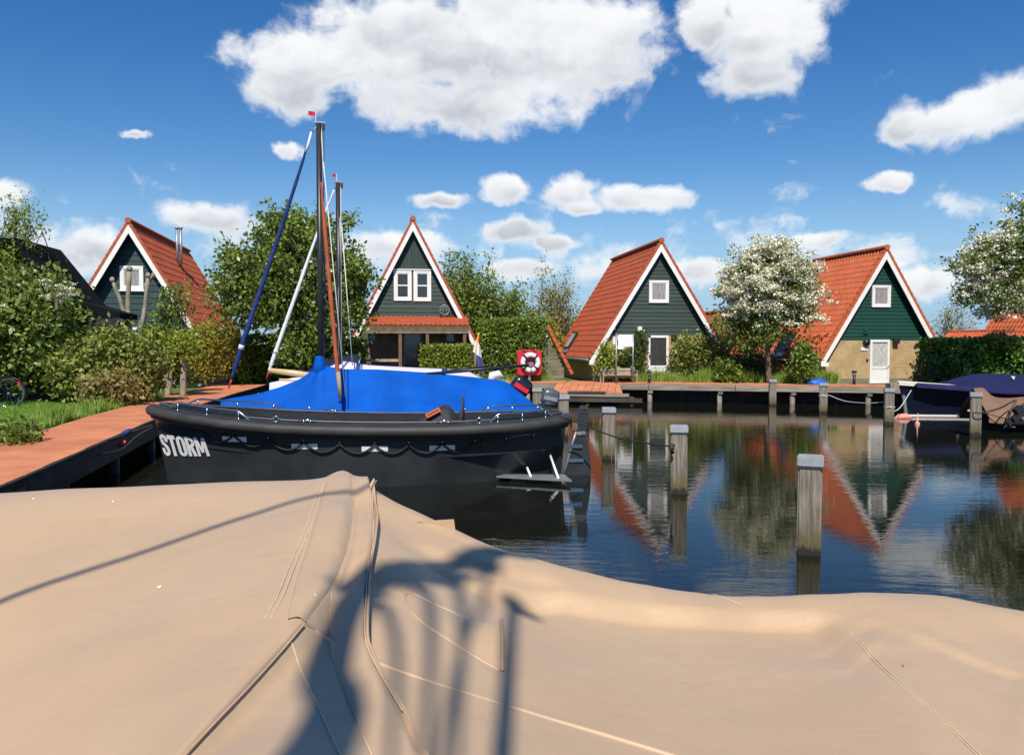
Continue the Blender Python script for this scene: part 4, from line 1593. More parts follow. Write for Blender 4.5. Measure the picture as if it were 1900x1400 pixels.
# one large flower head on the elder
B2 = atY(105, 541, 22.4)
bush('elder_flower', 'large cream flower head hanging out of the elder bush', (B2.x, 22.4, B2.z - .40), [(0, 0, .40, .36, .16, .17)], 30, 8, .05, .06, L['elder'], 73, 5, flower=(60, 14, .04, .045, .1), cat='flower head')
bush('mixed_shrub', 'wide mottled green and brown shrub on the left lawn', G(200, 23.3),
     [(0, 0, 1.0, 1.15, .8, .95), (-1.0, .2, .9, .7, .6, .75), (.85, .1, 1.05, .8, .6, .8), (.2, 0, 1.6, .8, .5, .5)], 400, 28, .17, .13, L['shrub'], 74, 30)
bush('brown_shrub', 'reddish brown twiggy shrub low on the left lawn by the dock', G(205, 22.2), [(0, 0, .5, .85, .4, .46)], 120, 22, .12, .10, L['brownshrub'], 75, 24)
bush('small_round_tree', 'clipped round green bush beside the pollard trunks', G(285, 26.2), [(0, 0, 1.75, .55, .5, .42)], 80, 26, .12, .11, L['beech'], 76)
bush('golden_shrub', 'golden green shrub above the left dock', G(384, 31.6), [(0, 0, 1.3, 1.0, .7, 1.1), (.2, 0, 1.85, .8, .5, .6), (-.8, 0, 1.0, .8, .5, .9)], 300, 26, .15, .10, L['golden'], 77)
bush('green_shrub', 'dark green shrub below the teal cottage roof', G(376, 33.2), [(0, 0, 1.4, 1.6, .7, .95), (1.2, 0, 1.2, .9, .7, .9)], 200, 26, .17, .13, L['hedge'], 78)
bush('green_shrub', 'green undergrowth in front of the teal cottage door', G(268, 26.7), [(0, 0, .8, 1.3, .5, .75), (.4, 0, 1.3, .5, .4, .5)], 170, 26, .15, .12, L['hedge'], 79)
bush('sapling', 'loose leafy sapling before the teal cottage roof', G(312, 26.8), [(0, 0, 2.2, .5, .5, .8), (.3, 0, 3.1, .6, .5, .7), (-.1, 0, 1.4, .5, .4, .6)], 90, 20, .14, .12, L['fartree'], 80)
bush('ferny_plant', 'leafy green plants at the very left beside the dock', G(12, 14.2), [(0, 0, .16, .42, .4, .16), (.25, -.2, .12, .3, .4, .13)], 90, 22, .10, .10, L['hedge'], 81)
for i, (px, Y, h, lab) in enumerate(((306, 26.0, 1.5, 'left one of two bare stems between the shrubs and the dock'), (337, 25.6, 1.55, 'right one of two bare stems between the shrubs and the dock'))):
    t = thing('bare_stem', lab, 'tree stem', G(px, Y))
    rng = np.random.default_rng(90 + i)
    m = MB()
    limb(m, (0, 0, -.1), (.03, 0, h), .10, .085, rng, .04, 6, 8)
    m.build('trunk', M['bark_pale'], t, True)
    C = rng.normal(size=(1500, 3)) * np.array([.26, .26, .22]) + np.array([.02, 0, h + .05])
    mobj('crown', leaf_mesh('crown', C, .10, .6, 0, rng=rng), L['beech'], t)

# pollarded bare tree in front of the teal cottage
pt = thing('pollard_tree', 'bare pollarded tree with knobbly stumps before the teal cottage window', 'tree', G(243, 25.2))
rng = np.random.default_rng(95)
m = MB()
z0 = zr(640, 25.2, 243)


def PP(px, py):
    v = atY(px, py, 25.2) - pt.location
    return (v.x, v.y + rng.uniform(-.2, .2), v.z)


limb(m, (0, 0, -.1), PP(243, 640), .12, .10, rng, .03, 6, 8)
m.build('trunk', M['bark_pale'], pt, True)
for path, r0 in (([(243, 642), (238, 570), (243, 500)], .095), ([(243, 645), (225, 570), (209, 520)], .08), ([(246, 648), (266, 590), (276, 512)], .085), ([(266, 590), (272, 545), (268, 530)], .06),
                 ([(276, 520), (286, 512)], .06)):
    m = MB()
    pts = [PP(*q_) for q_ in path]
    pts = smooth_curve(pts, 6) if len(pts) > 2 else [Vector(q_) for q_ in pts]
    m.tube(pts, [r0 * (1 - .35 * i / (len(pts) - 1)) for i in range(len(pts))], 8)
    m.tube([pts[-1] - Vector((0, 0, .06)), pts[-1] + Vector((0, 0, .02)), pts[-1] + Vector((0, 0, .09))], [r0 * .7, r0 * 1.0, r0 * .5], 8)
    m.build('limb', M['bark_pale'], pt, True)


# ---- grass
def grass(name, label, poly, n, h, lmat, seed, w=.012, lean=.35):
    rng = np.random.default_rng(seed)
    xs = [p_[0] for p_ in poly]
    ys = [p_[1] for p_ in poly]
    pts = []
    P = np.c_[rng.uniform(min(xs), max(xs), n * 4), rng.uniform(min(ys), max(ys), n * 4)]
    inside = np.zeros(len(P), bool)
    j = len(poly) - 1
    for i in range(len(poly)):
        xi, yi = poly[i]
        xj, yj = poly[j]
        c = ((yi > P[:, 1]) != (yj > P[:, 1])) & (P[:, 0] < (xj - xi) * (P[:, 1] - yi) / (yj - yi + 1e-12) + xi)
        inside ^= c
        j = i
    P = P[inside][:n]
    n = len(P)
    clump = .55 + .45 * np.sin(P[:, 0] * 3.1 + 1) * np.sin(P[:, 1] * 2.7) + rng.normal(size=n) * .2
    hh = h * np.clip(clump + .35, .3, 1.6) * rng.uniform(.7, 1.2, n)
    a = rng.uniform(0, 2 * math.pi, n)
    d = np.c_[np.cos(a), np.sin(a)]
    le = rng.uniform(0, lean, n) * hh
    b = rng.uniform(0, 2 * math.pi, n)
    e = np.c_[np.cos(b), np.sin(b)] * le[:, None]
    ww = w * rng.uniform(.7, 1.4, n)[:, None]
    v = np.zeros((n, 4, 3))
    v[:, 0, :2] = P - d * ww
    v[:, 1, :2] = P + d * ww
    v[:, 2, :2] = P + d * ww * .7 + e * .4
    v[:, 3, :2] = P + e
    v[:, 0:2, 2] = GZ - .01
    v[:, 2, 2] = GZ + hh * .55
    v[:, 3, 2] = GZ + hh
    me = bpy.data.meshes.new(name)
    me.vertices.add(4 * n)
    me.vertices.foreach_set('co', v.reshape(-1))
    me.loops.add(4 * n)
    me.loops.foreach_set('vertex_index', np.arange(4 * n, dtype=np.int32))
    me.polygons.add(n)
    me.polygons.foreach_set('loop_start', np.arange(0, 4 * n, 4, dtype=np.int32))
    me.update(calc_edges=True)
    tag(mobj(name, me, lmat), label, 'grass', kind='stuff')


grass('grass', 'short green lawn on the left bank', [(-6.1, 9), (-6.7, 17), (-6.8, 27), (-11.5, 27), (-12.5, 20), (-8.5, 9)], 60000, .09, L['grass'], 101, .012)
grass('grass', 'longer grass along the edge of the left dock', [(-6.65, 16), (-6.85, 26), (-7.3, 26), (-7.2, 16)], 5000, .26, L['tallgrass'], 102, .012)
grass('grass', 'tall grass on the far bank before the cottages', [(10.3, 32.6), (17.8, 29.5), (18.3, 30.2), (10.6, 33.2)], 16000, .42, L['tallgrass'], 103, .016)
grass('grass', 'rough grass under the lifebuoy and the tall hedge', [(2.2, 34.6), (7.0, 33.8), (7.0, 33.4), (2.2, 34.2)], 6000, .30, L['tallgrass'], 104, .016)
# daisies are few enough to see: little white clover heads on the lawn
rng = np.random.default_rng(105)
for i in range(16):
    m = MB()
    c = Vector((rng.uniform(-7.9, -6.5), rng.uniform(13.5, 21), GZ + .10))
    m.tube([c - Vector((0, 0, .1)), c], .004, 4)
    m.tube([c, c + Vector((0, 0, .015)), c + Vector((0, 0, .03))], [.012, .03, .012], 7)
    tag(m.build('clover_head', L['blossom']), 'small white flower in the left lawn', 'flower', 'white flowers in the lawn')


# ================================================================== BOATS
class Hull:
    """lofted hull; local x from bow (0) to stern (L), y across, z up from the water"""
    def __init__(s, Lh, B, sheer, bow=.42, stern=.6, bowp=(2.2, .8), sternp=(2.6, .55), wl=.84, rake=.22, keel=-.45, wl_stern=.97, flare=1.3):
        s.L, s.B, s.sheer = Lh, B, sheer
        s.bow, s.stern, s.bowp, s.sternp, s.wlf, s.rake, s.keel, s.wls, s.fl = bow, stern, bowp, sternp, wl, rake, keel, wl_stern, flare

    def zs(s, t):
        t2 = min(max(t, 0), 1)
        xs = [p[0] for p in s.sheer]
        zsv = [p[1] for p in s.sheer]
        # smooth interpolation
        i = max(0, min(len(xs) - 2, int(np.searchsorted(xs, t2)) - 1))
        u = (t2 - xs[i]) / (xs[i + 1] - xs[i])

        def sl(k):
            if k == 0:
                return (zsv[1] - zsv[0]) / (xs[1] - xs[0])
            if k == len(xs) - 1:
                return (zsv[-1] - zsv[-2]) / (xs[-1] - xs[-2])
            return (zsv[k + 1] - zsv[k - 1]) / (xs[k + 1] - xs[k - 1])
        h = xs[i + 1] - xs[i]
        return ((2 * u ** 3 - 3 * u * u + 1) * zsv[i] + (u ** 3 - 2 * u * u + u) * h * sl(i) + (-2 * u ** 3 + 3 * u * u) * zsv[i + 1] + (u ** 3 - u * u) * h * sl(i + 1))

    def bs(s, t):
        b = s.B
        if t < s.bow:
            b *= max(0., 1 - (1 - max(t, 0) / s.bow) ** s.bowp[0]) ** s.bowp[1]
        if t > s.stern:
            q = min(1, (t - s.stern) / (1 - s.stern))
            b *= max(0., 1 - q ** s.sternp[0]) ** s.sternp[1]
        return b

    def bw(s, t):
        b = s.B * s.wlf
        tb = s.bow * 1.25
        if t < tb:
            b *= max(0., 1 - (1 - max(t, 0) / tb) ** 1.8)
        st = s.stern * .85
        if t > st:
            q = min(1, (t - st) / (s.wls - st))
            b *= max(0., 1 - q ** 1.9)
        return b

    def P(s, t, z, side):
        zs = s.zs(t)
        bs, bw = s.bs(t), s.bw(t)
        if z >= 0:
            f = min(1.2, z / zs)
            y = bw + (bs - bw) * f ** s.fl
        else:
            y = bw * math.sqrt(max(0., 1 - (z / s.keel) ** 2))
        x = t * s.L + s.rake * (1 - z / zs) * (1 - t) ** 5 - .10 * (1 - z / zs) * t ** 8
        return Vector((x, side * y, z))

    def shell(s, m, nt=44, zfrac=(1, .85, .7, .5, .3, .12, 0, -.3, -.6, -.85, -1)):
        for side in (-1, 1):
            rows = []
            for i in range(nt + 1):
                t = i / nt
                t = .5 - .5 * math.cos(math.pi * t)
                zz = s.zs(t)
                rows.append([s.P(t, (f * zz if f >= 0 else -f * s.keel), side) for f in zfrac])
            m.grid(rows, flip=(side > 0))
        return m

    def rimline(s, inset, dz, n=60, t0=0., t1=1.):
        a, b_ = [], []
        for i in range(n + 1):
            t = t0 + (t1 - t0) * i / n
            t = .5 - .5 * math.cos(math.pi * t) if (t0, t1) == (0., 1.) else t
            y = max(0.0, s.bs(t) - inset)
            xx = t * s.L
            xx = min(max(xx, inset * .9), s.L - inset * .8)
            a.append(Vector((xx, -y, s.zs(t) + dz)))
            b_.append(Vector((xx, y, s.zs(t) + dz)))
        return a, b_


def place(t, bow, stern):
    d = Vector(stern) - Vector(bow)
    t.location = (bow[0], bow[1], 0)
    t.rotation_euler = (0, 0, math.atan2(d.y, d.x))
    return d.length


# ------------------------------------------------------------------ the dark sloop STORM
def storm():
    t = thing('open_sloop', 'dark grey open motor sloop lettered STORM with black fender rail and looped rope', 'boat')
    Lh = place(t, (-4.05, 14.60), (3.20, 14.12))
    H = Hull(Lh, 1.08, [(0, 1.33), (.12, 1.22), (.3, 1.10), (.5, 1.04), (.7, 1.03), (.88, 1.07), (1, 1.12)], .40, .60, (2.3, .80), (2.8, .55), .86, .24, -.5, .965)
    sh = MB()
    H.shell(sh)
    hull = sh.build('hull', M['hull_black'], t, True)
    # capping and inner bulwark
    a, b_ = H.rimline(0.0, .012)
    c, d = H.rimline(0.16, .012)
    e, f = H.rimline(0.19, -.55)
    m = MB()
    m.grid([a, c]).grid([b_, d], True)
    m.build('capping', M['hull_deck'], t, True)
    m = MB()
    m.grid([c, e]).grid([d, f], True)
    m.build('bulwark', M['hull_in'], t, True)
    m = MB()
    m.grid([[p + Vector((0, 0, .02)) for p in e], [p + Vector((0, 0, .02)) for p in f]])
    m.build('floor', M['hull_in'], t)
    # thin raised coaming inside the capping
    for ln in (c, d):
        MB().tube([p + Vector((0, 0, .03)) for p in ln], .022, 6).build('coaming', M['hull_deck'], t, True)
    # fender rail
    a, b_ = H.rimline(-.045, -.085, 70)
    ring = a + b_[::-1][1:-1]
    ring = a + b_[::-1]
    MB().tube(ring, .092, 14).build('fender_rail', M['black_rubber'], t, True)
    # fabric-like lower lip of the rail
    a, b_ = H.rimline(-.012, -.20, 70)
    MB().tube(a + b_[::-1], .03, 8).build('rail_lip', M['hull_in'], t, True)

    def T(px):                       # station of a pixel column on the near side
        lo, hi = 0.005, .999
        inv = t_inv
        for _ in range(30):
            mid = (lo + hi) / 2
            p = wm_ @ H.P(mid, .8, -1)
            v = p - Vector((0, 0, EYE))
            x = 950 + 1480 * v.dot(RT) / v.dot(FW)
            if x < px:
                lo = mid
            else:
                hi = mid
        return lo
    wm_ = Matrix.Translation(t.location) @ Matrix.Rotation(t.rotation_euler.z, 4, 'Z')
    t_inv = wm_.inverted()

    def zrow(tt, py):
        p = wm_ @ H.P(tt, .8, -1)
        dep = (p - Vector((0, 0, EYE))).dot(FW)
        return atY(950, py, p.y).z if False else EYE - (py - 636) * dep / 1480

    # looped grab rope with white patches
    att = [(375, 797), (435, 806), (498.5, 814), (564, 819.5), (630, 823), (695, 824), (758.7, 824), (820.6, 823), (881.5, 820.6), (939.4, 816), (990, 809)]
    pts = []
    for px, py in att:
        tt = T(px)
        pts.append((tt, zrow(tt, py)))
    for i in range(len(pts) - 1):
        (t0, z0), (t1, z1) = pts[i], pts[i + 1]
        q = []
        for k in range(13):
            u = k / 12
            tt, z = lerp(t0, t1, u), lerp(z0, z1, u) - .155 * 4 * u * (1 - u)
            q.append(H.P(tt, z, -1) + Vector((0, -.028, 0)))
        MB().tube(q, .017, 6).build('grab_rope', M['rope_black'], t, True)
    for i, (tt, z) in enumerate(pts):
        p = H.P(tt, z, -1)
        m = MB().tube([p + Vector((0, 0, .0)), p + Vector((0, -.03, 0)), p + Vector((0, -.035, .05)), p + Vector((0, .0, .06))], .010, 6)
        m.build('rope_eye', M['steel'], t, True)
    for i in (1, 3, 5, 7, 9):
        tt, z = pts[i]
        z -= .075
        w = .215
        rows = []
        for zz in (z - .045, z + .045):
            rows.append([H.P(tt + u * w / Lh, zz, -1) + Vector((0, -.006, 0)) for u in (-1, -.5, 0, .5, 1)])
        MB().grid(rows).build('white_patch', M['white'], t)
    # name on the bow
    def stroke(path, w):
        P = [Vector((a, b_)) for a, b_ in path]
        quads = []
        for i in range(len(P)):
            d0 = (P[i] - P[i - 1]).normalized() if i else (P[1] - P[0]).normalized()
            d1 = (P[i + 1] - P[i]).normalized() if i < len(P) - 1 else d0
            n0 = Vector((-(d0 + d1).y, (d0 + d1).x)).normalized()
            k_ = w / 2 / max(.5, n0.dot(Vector((-d0.y, d0.x))))
            quads.append((P[i] + n0 * k_, P[i] - n0 * k_))
        return [(quads[i][0], quads[i][1], quads[i + 1][1], quads[i + 1][0]) for i in range(len(quads) - 1)]
    arc = lambda cx, cy, rx, ry, a0, a1, n=7: [(cx + rx * math.cos(R(lerp(a0, a1, i / n))), cy + ry * math.sin(R(lerp(a0, a1, i / n)))) for i in range(n + 1)]
    ls = []        # block letters in a 17 x 41 box
    ls += [(0, q_) for q_ in stroke([(13.6, 27), (13.6, 32)] + arc(8.5, 32, 5.1, 6, 0, 180) + [(3.4, 30)] + [(4.6, 25), (12.2, 17), (13.6, 12)] + arc(8.5, 9.5, 5.1, 6.4, 0, -180) + [(3.4, 15)], 6.2)]
    ls += [(17.6, q_) for q_ in stroke([(0, 37), (16, 37)], 8)] + [(17.6, q_) for q_ in stroke([(8, 33), (8, 0)], 6.4)]
    ls += [(35, q_) for q_ in stroke(arc(8.5, 31, 5.3, 6.6, 0, 180) + arc(8.5, 9.6, 5.3, 6.6, 180, 360) + [(13.8, 31)], 6.2)]
    ls += [(53, q_) for q_ in stroke([(3.2, 0), (3.2, 41)], 6.4)] + [(53, q_) for q_ in stroke([(6.4, 37.6)] + arc(8.6, 29.5, 5.2, 8.1, 90, -90) + [(6.4, 21.4)], 6.0)] + [(53, q_) for q_ in stroke([(9, 21), (13.6, 0)], 6.2)]
    ls += [(71, q_) for q_ in stroke([(2.6, 0), (2.6, 41)], 5.2)] + [(71, q_) for q_ in stroke([(19, 0), (17, 41)], 5.6)] + [(71, q_) for q_ in stroke([(4.0, 40), (10.4, 8)], 4.6)] + [(71, q_) for q_ in stroke([(15.6, 40), (10.4, 8)], 4.6)]
    ta, tb = T(294), T(381)
    lm = MB()
    for li, (ox, q_) in enumerate(ls):
        sub = []
        vs_ = []
        for v in q_:
            u, w = (v.x + ox) / 92, v.y / 41
            tt = lerp(ta, tb, u) + .004 * (1 - w)
            zb, zt_ = lerp(zrow(ta, 845), zrow(tb, 847), u), lerp(zrow(ta, 804), zrow(tb, 812), u)
            p = H.P(tt, lerp(zb, zt_, w), -1)
            q2 = H.P(tt + .004, lerp(zb, zt_, w), -1)
            nrm = Vector((p - q2).cross(Vector((0, 0, 1)))).normalized()
            if nrm.y > 0:
                nrm = -nrm
            vs_.append(p + nrm * (.012 + .0006 * (li % 9)))
        lm.add(vs_, [(0, 1, 2, 3)])
    lm.build('name_lettering', M['white'], t)
    # red maker's plate near the stern with pale strokes
    ta = T(1012)
    rows = [[H.P(ta + u * .20 / Lh, z, -1) + Vector((.0, -.014, 0)) for u in (-1, 0, 1)] for z in (.66, .75)]
    pl_ = MB().grid(rows).build('maker_plate', M['red'], t)
    m = MB()
    for k in range(6):
        u = -.75 + k * .29
        p = H.P(ta + u * .20 / Lh, .70, -1) + Vector((0, -.018, 0))
        m.box(p.x - .016, p.x + .016, p.y - .002, p.y, .685, .73 - .012 * (k % 2))
    m.build('plate_letters', M['hull_in'], pl_)
    # hand rails, bow and stern
    def rail(t0, t1, side, inset, h, e0=True, e1=True):
        q = []
        n = 14
        for i in range(n + 1):
            u = i / n
            tt = lerp(t0, t1, u)
            hh = h * min(1, (u * n) / 1.6 if e0 else 1, ((1 - u) * n) / 1.6 if e1 else 1)
            q.append(Vector((tt * Lh, side * max(0, H.bs(tt) - inset), H.zs(tt) + .01 + hh)))
        MB().tube(smooth_curve(q, 40), .017, 8).build('hand_rail', M['steel'], t, True)
        for u in (.12, .5, .88):
            tt = lerp(t0, t1, u)
            p = Vector((tt * Lh, side * (H.bs(tt) - inset), H.zs(tt) + .01))
            MB().tube([p, p + Vector((0, 0, h - .01))], .012, 6).build('rail_stanchion', M['steel'], t, True)
            MB().tube([p, p + Vector((0, 0, .02))], .03, 8).build('rail_foot', M['steel'], t, True)
    rail(.055, .255, -1, .075, .135)
    rail(.06, .285, 1, .075, .135)
    rail(.80, .955, -1, .075, .135)
    rail(.79, .955, 1, .075, .135)
    # rings and cleats on the capping
    for side, tt in ((-1, .315), (1, .345), (-1, .775), (1, .75)):
        p = Vector((tt * Lh, side * (H.bs(tt) - .1), H.zs(tt) + .06))
        MB().tube([p + Vector((.045 * math.cos(g), 0, .045 * math.sin(g))) for g in np.linspace(0, 2 * math.pi, 13)], .012, 6, False).build('ring', M['steel'], t, True)
    for side, tt in ((-1, .385), (1, .405), (-1, .695)):
        p = Vector((tt * Lh, side * (H.bs(tt) - .1), H.zs(tt) + .02))
        m = MB().tube([p + Vector((-.14, 0, .05)), p + Vector((.14, 0, .05))], .013, 6)
        m.tube([p + Vector((-.05, 0, 0)), p + Vector((-.06, 0, .05))], .014, 6).tube([p + Vector((.05, 0, 0)), p + Vector((.06, 0, .05))], .014, 6)
        m.build('cleat', M['steel'], t, True)
    # screw heads inside the far bulwark
    for k in range(16):
        tt = .14 + k * .05
        p = Vector((tt * Lh, H.bs(tt) - .172, H.zs(tt) - .07))
        MB().tube([p, p + Vector((0, -.012, 0))], .014, 6).build('bolt', M['hull_deck'], t)
    # console under a black cover with orange tag; steering wheel behind it
    def LP(px, py, Y):
        return t_inv @ atY(px, py, Y)
    Yc = 14.05
    a, b2, c2, d2 = LP(757, 790, Yc), LP(824, 751, Yc), LP(835, 754, Yc), LP(848, 770, Yc)
    base = .62
    hw = .42
    prof = [(a.x, a.z - .02), (lerp(a.x, b2.x, .5), lerp(a.z, b2.z, .55)), (b2.x - .05, b2.z - .02), (b2.x + .02, b2.z + .005), (c2.x, c2.z), (d2.x, d2.z), (d2.x + .01, base)]
    rows = []
    for v in (-1, -.9, -.5, 0, .5, .9, 1):
        k = 1 - .08 * abs(v) ** 3
        rows.append([Vector((x, a.y + hw * v, base + (z - base) * (k if abs(v) < 1 else .2))) for x, z in prof])
    con = MB().grid(rows, True).build('console_cover', M['black_canvas'], t, True)
    p, q = LP(793, 775, Yc - .43), LP(818, 762, Yc - .43)
    dv = (q - p)
    up_ = Vector((-dv.z, 0, dv.x)).normalized() * .075
    ey = Vector((0, -.05, 0))
    tg = MB().prism([p + ey, q + ey, q + ey + up_, p + ey + up_], (0, .008, 0)).build('orange_tag', M['orange'], con)
    m = MB()
    for k in range(5):
        u = .14 + k * .17
        s0 = p + dv * u + up_ * .3 + ey
        m.prism([s0, s0 + dv * .09, s0 + dv * .09 + up_ * .45, s0 + up_ * .45], (0, -.003, 0))
    m.build('tag_print', M['black_canvas'], tg)
    cx = LP(857, 761, Yc)
    ring = []
    for g in np.linspace(0, 2 * math.pi, 25):
        v = Vector((0.02, .21 * math.cos(g), .23 * math.sin(g)))
        ring.append(cx + Matrix.Rotation(R(-3), 3, 'Z') @ v)
    m = MB().tube(ring, .02, 8, False)
    m.build('steering_wheel', M['black_rubber'], t, True)
    m = MB().tube([cx + Vector((0, 0, .0)), cx + Vector((.02, 0, -.45))], .05, 8)
    m.build('wheel_pedestal', M['black_rubber'], t, True)
    p = LP(860, 782, 13.9)
    MB().box(p.x - .16, p.x + .10, p.y - .05, p.y + .05, p.z - .03, p.z + .02).build('throttle_box', M['black_rubber'], t)
    # rudder on the stern post
    Yr = 14.08

    def RP(px, py):
        q_ = t_inv @ atY(px, py, Yr)
        return (q_.x, q_.y, q_.z)
    poly = [(1077, 753), (1091, 753), (1092, 776), (1088, 804), (1092, 824), (1096, 850), (1097, 890), (1097, 905), (1050, 905), (1047, 878), (1066, 806), (1072, 785), (1073, 765)]
    ru = MB().prism([RP(*q_) for q_ in poly], (0, .07, 0)).build('rudder', M['hull_black'], t, bevel=.008)
    for (xa, ya, xb, yb) in ((1046, 825, 1080, 827), (1053, 850, 1082, 853), (1070, 798, 1086, 803)):
        pa, pb = Vector(RP(xa, ya)), Vector(RP(xb, yb))
        m = MB().box(min(pa.x, pb.x), max(pa.x, pb.x), pa.y - .02, pa.y - .004, pb.z - .03, pb.z + .03)
        m.build('rudder_strap', M['steel'] if ya > 800 else M['zinc'], ru)
        for f_ in (.6, .85):
            x_ = lerp(pa.x, pb.x, f_)
            MB().tube([(x_, pa.y - .02, pb.z), (x_, pa.y - .032, pb.z)], .014, 6).build('bolt', M['steel'], ru)
    for (px, py) in ((1079, 757), (1088, 757), (1080, 764), (1089, 765)):
        p = Vector(RP(px, py))
        MB().tube([p, p + Vector((0, -.02, 0))], .02, 8).build('bolt', M['steel'], ru)
    m = MB().tube([RP(1069, 800), RP(1062, 822), RP(1054, 850), RP(1046, 885)], .022, 6)
    m.build('stern_strip', M['zinc'], t, True)
    p = Vector(RP(1066, 788))
    MB().box(p.x - .07, p.x + .05, p.y - .03, p.y + .03, p.z - .09, p.z + .06).build('stern_block', M['porch_wood'], t)
    # trim plate with two white rods
    pts = [t_inv @ atZ(px, py, .085) for px, py in ((921, 884), (935, 881), (1047, 881), (1061, 892))]
    MB().prism([(q_.x, q_.y, .07) for q_ in pts], (0, 0, .03)).build('trim_plate', M['zinc'], t)
    for (xa, ya, xb, yb) in ((985, 884, 975, 860), (1036, 887, 1019, 839)):
        A = t_inv @ atZ(xa, ya, .10)
        Bq = t_inv @ atY(xb, yb, 14.0)
        m = MB().tube([A, Bq], .022, 8)
        m.build('trim_rod', M['white'], t, True)
        MB().tube([Bq, Bq + Vector((-.03, .06, .06))], .035, 8).build('rod_socket', M['black_rubber'], t, True)
    # skeg plate behind the rods
    sk = [H.P(.86, .05, -1), H.P(.80, .12, -1)]
    return t, H, wm_


ST, STH, STM = storm()

# mooring lines of the sloop
m = MB().tube(smooth_curve([(2.95, 13.45, 1.13), (3.35, 13.55, .98), (3.9, 13.0, .78), (4.48, 12.2, .74)], 24), .014, 6)
tag(m.build('mooring_line', M['rope_black'], None, True), 'thin black line from the sloop stern to the second nearest mooring post', 'rope')
m = MB().tube(smooth_curve([(-4.05, 14.6, .98), (-4.35, 14.55, .88), (-4.55, 14.4, .80), (-4.72, 14.1, .74), (-4.65, 13.3, .62)], 20), .016, 6)
m.tube(smooth_curve([(-4.02, 14.55, .96), (-4.25, 14.35, .80), (-4.42, 14.1, .62), (-4.66, 13.7, .60)], 14), .016, 6)
tag(m.build('mooring_line', M['rope_black'], None, True), 'doubled dark line from the sloop bow to the red dock', 'rope')
p = Vector((-4.45, 14.5, .86))
m = MB().tube([p + Vector((-.06, 0, -.02)), p, p + Vector((.07, 0, .05))], [.035, .055, .03], 8)
tag(m.build('rope_knot', M['blue_sock'], None, True), 'blue knot in the bow line of the dark sloop', 'knot')
# black shackle on the second post
e = MB().tube([(4.44, 12.0, .80), (4.40, 11.98, .74), (4.43, 11.98, .66)], .03, 8)
e.tube([(4.47, 12.02, .78), (4.36, 12.0, .78)], .02, 6)
tag(e.build('rope_eye', M['black_metal'], None, True), 'dark iron eye on the left side of the second nearest mooring post', 'fitting')


# ------------------------------------------------------------------ covered boats
def covered_boat(name, label, Yc, xb, xs, ridge, half, gun, hullm, coverm, sag=1.12, nseg=60, hull_b=1.0, sheer=None, cover_from=0.0, top_wob=.0, yaw=0.0, boot=None, creases=()):
    """ridge: list of (px,py) on the centre plane; half: [(f,b)], gun: [(f,z)] along the boat"""
    t = thing(name, label, 'boat', (0, 0, 0))
    xl = atY(xb, 640, Yc).x
    xr = atY(xs, 640, Yc).x
    t.location = (xl, Yc, 0)
    t.rotation_euler = (0, 0, yaw)
    Lh = xr - xl
    H = Hull(Lh, hull_b, sheer or [(0, .95), (.3, .82), (.7, .76), (1, .80)], .45, .75, (2.2, .85), (3.0, .6), .82, .30, -.35, 1.0)
    h = MB()
    H.shell(h, 36)
    hull = h.build('hull', hullm, t, True)
    a, b_ = H.rimline(0, .004, 50)
    MB().grid([a, b_]).build('deck', M['white_gel'], t)
    MB().tube(a + b_[::-1], .035, 8).build('rubbing_strake', M['cream'], t, True)
    if boot:
        for side in (-1,):
            rows = [[H.P(i / 30, z, side) + Vector((0, side * .006, 0)) for i in range(31)] for z in (.02, .09)]
            MB().grid(rows).build('boot_stripe', M['white'], hull)
            rows = [[H.P(i / 30, z, side) + Vector((0, side * .005, 0)) for i in range(31)] for z in (-.2, .018)]
            MB().grid(rows).build('antifouling', boot, hull)
    R_ = [(atY(px, py, Yc).x - xl, atY(px, py, Yc).z) for px, py in ridge]
    x0, x1 = R_[0][0], R_[-1][0]
    rows = []
    rng = np.random.default_rng(int(Yc * 10))
    ph = rng.uniform(0, 6, 6)
    rp = smooth_curve([(x, 0, z) for x, z in R_], 90)
    rx, rz_ = [p.x for p in rp], [p.z for p in rp]
    if creases:
        rx, rz_ = [q_[0] for q_ in R_], [q_[1] for q_ in R_]
    for i in range(nseg + 1):
        x = lerp(x0, x1, i / nseg)
        f = x / Lh
        zr_ = float(np.interp(x, rx, rz_))
        b0 = pl(f, half)
        g = pl(f, gun)
        row = []
        for v in np.linspace(-1, 1, 61 if creases else 25):
            av = abs(v)
            z = g + (zr_ - g) * (1 - av) ** (sag) if av < 1 else g
            # rounded crown
            z -= .03 * math.exp(-(v / .12) ** 2)
            y = b0 * v
            # slack folds running from the crown to the hem
            fold = .020 * math.sin(x * 4.1 + 2.2 * av + ph[0]) * av * (1 - av) * 4 + .012 * math.sin(x * 9.3 - 3 * av + ph[1]) * av * (1 - av) * 4
            for (fa, fb, sl_, am) in creases:
                if fa < f < fb:
                    c0 = (fb - f) / (fb - fa) * sl_
                    fade = min(1, (f - fa) / .03, (fb - f) / .03)
                    fold += am * fade * (math.exp(-((av - c0) / .045) ** 2) - .8 * math.exp(-((av - c0 - .07) / .05) ** 2)) if v < 0 else 0
            row.append(Vector((x, y, z + fold * min(1, (zr_ - g) * 2))))
        # hem hangs over the gunwale
        row = [row[0] + Vector((0, -.012, -.16))] + row + [row[-1] + Vector((0, .012, -.16))]
        rows.append(row)
    cv = MB().grid(rows, False).build('cover', coverm, t, True)
    return t, H, xl, cv


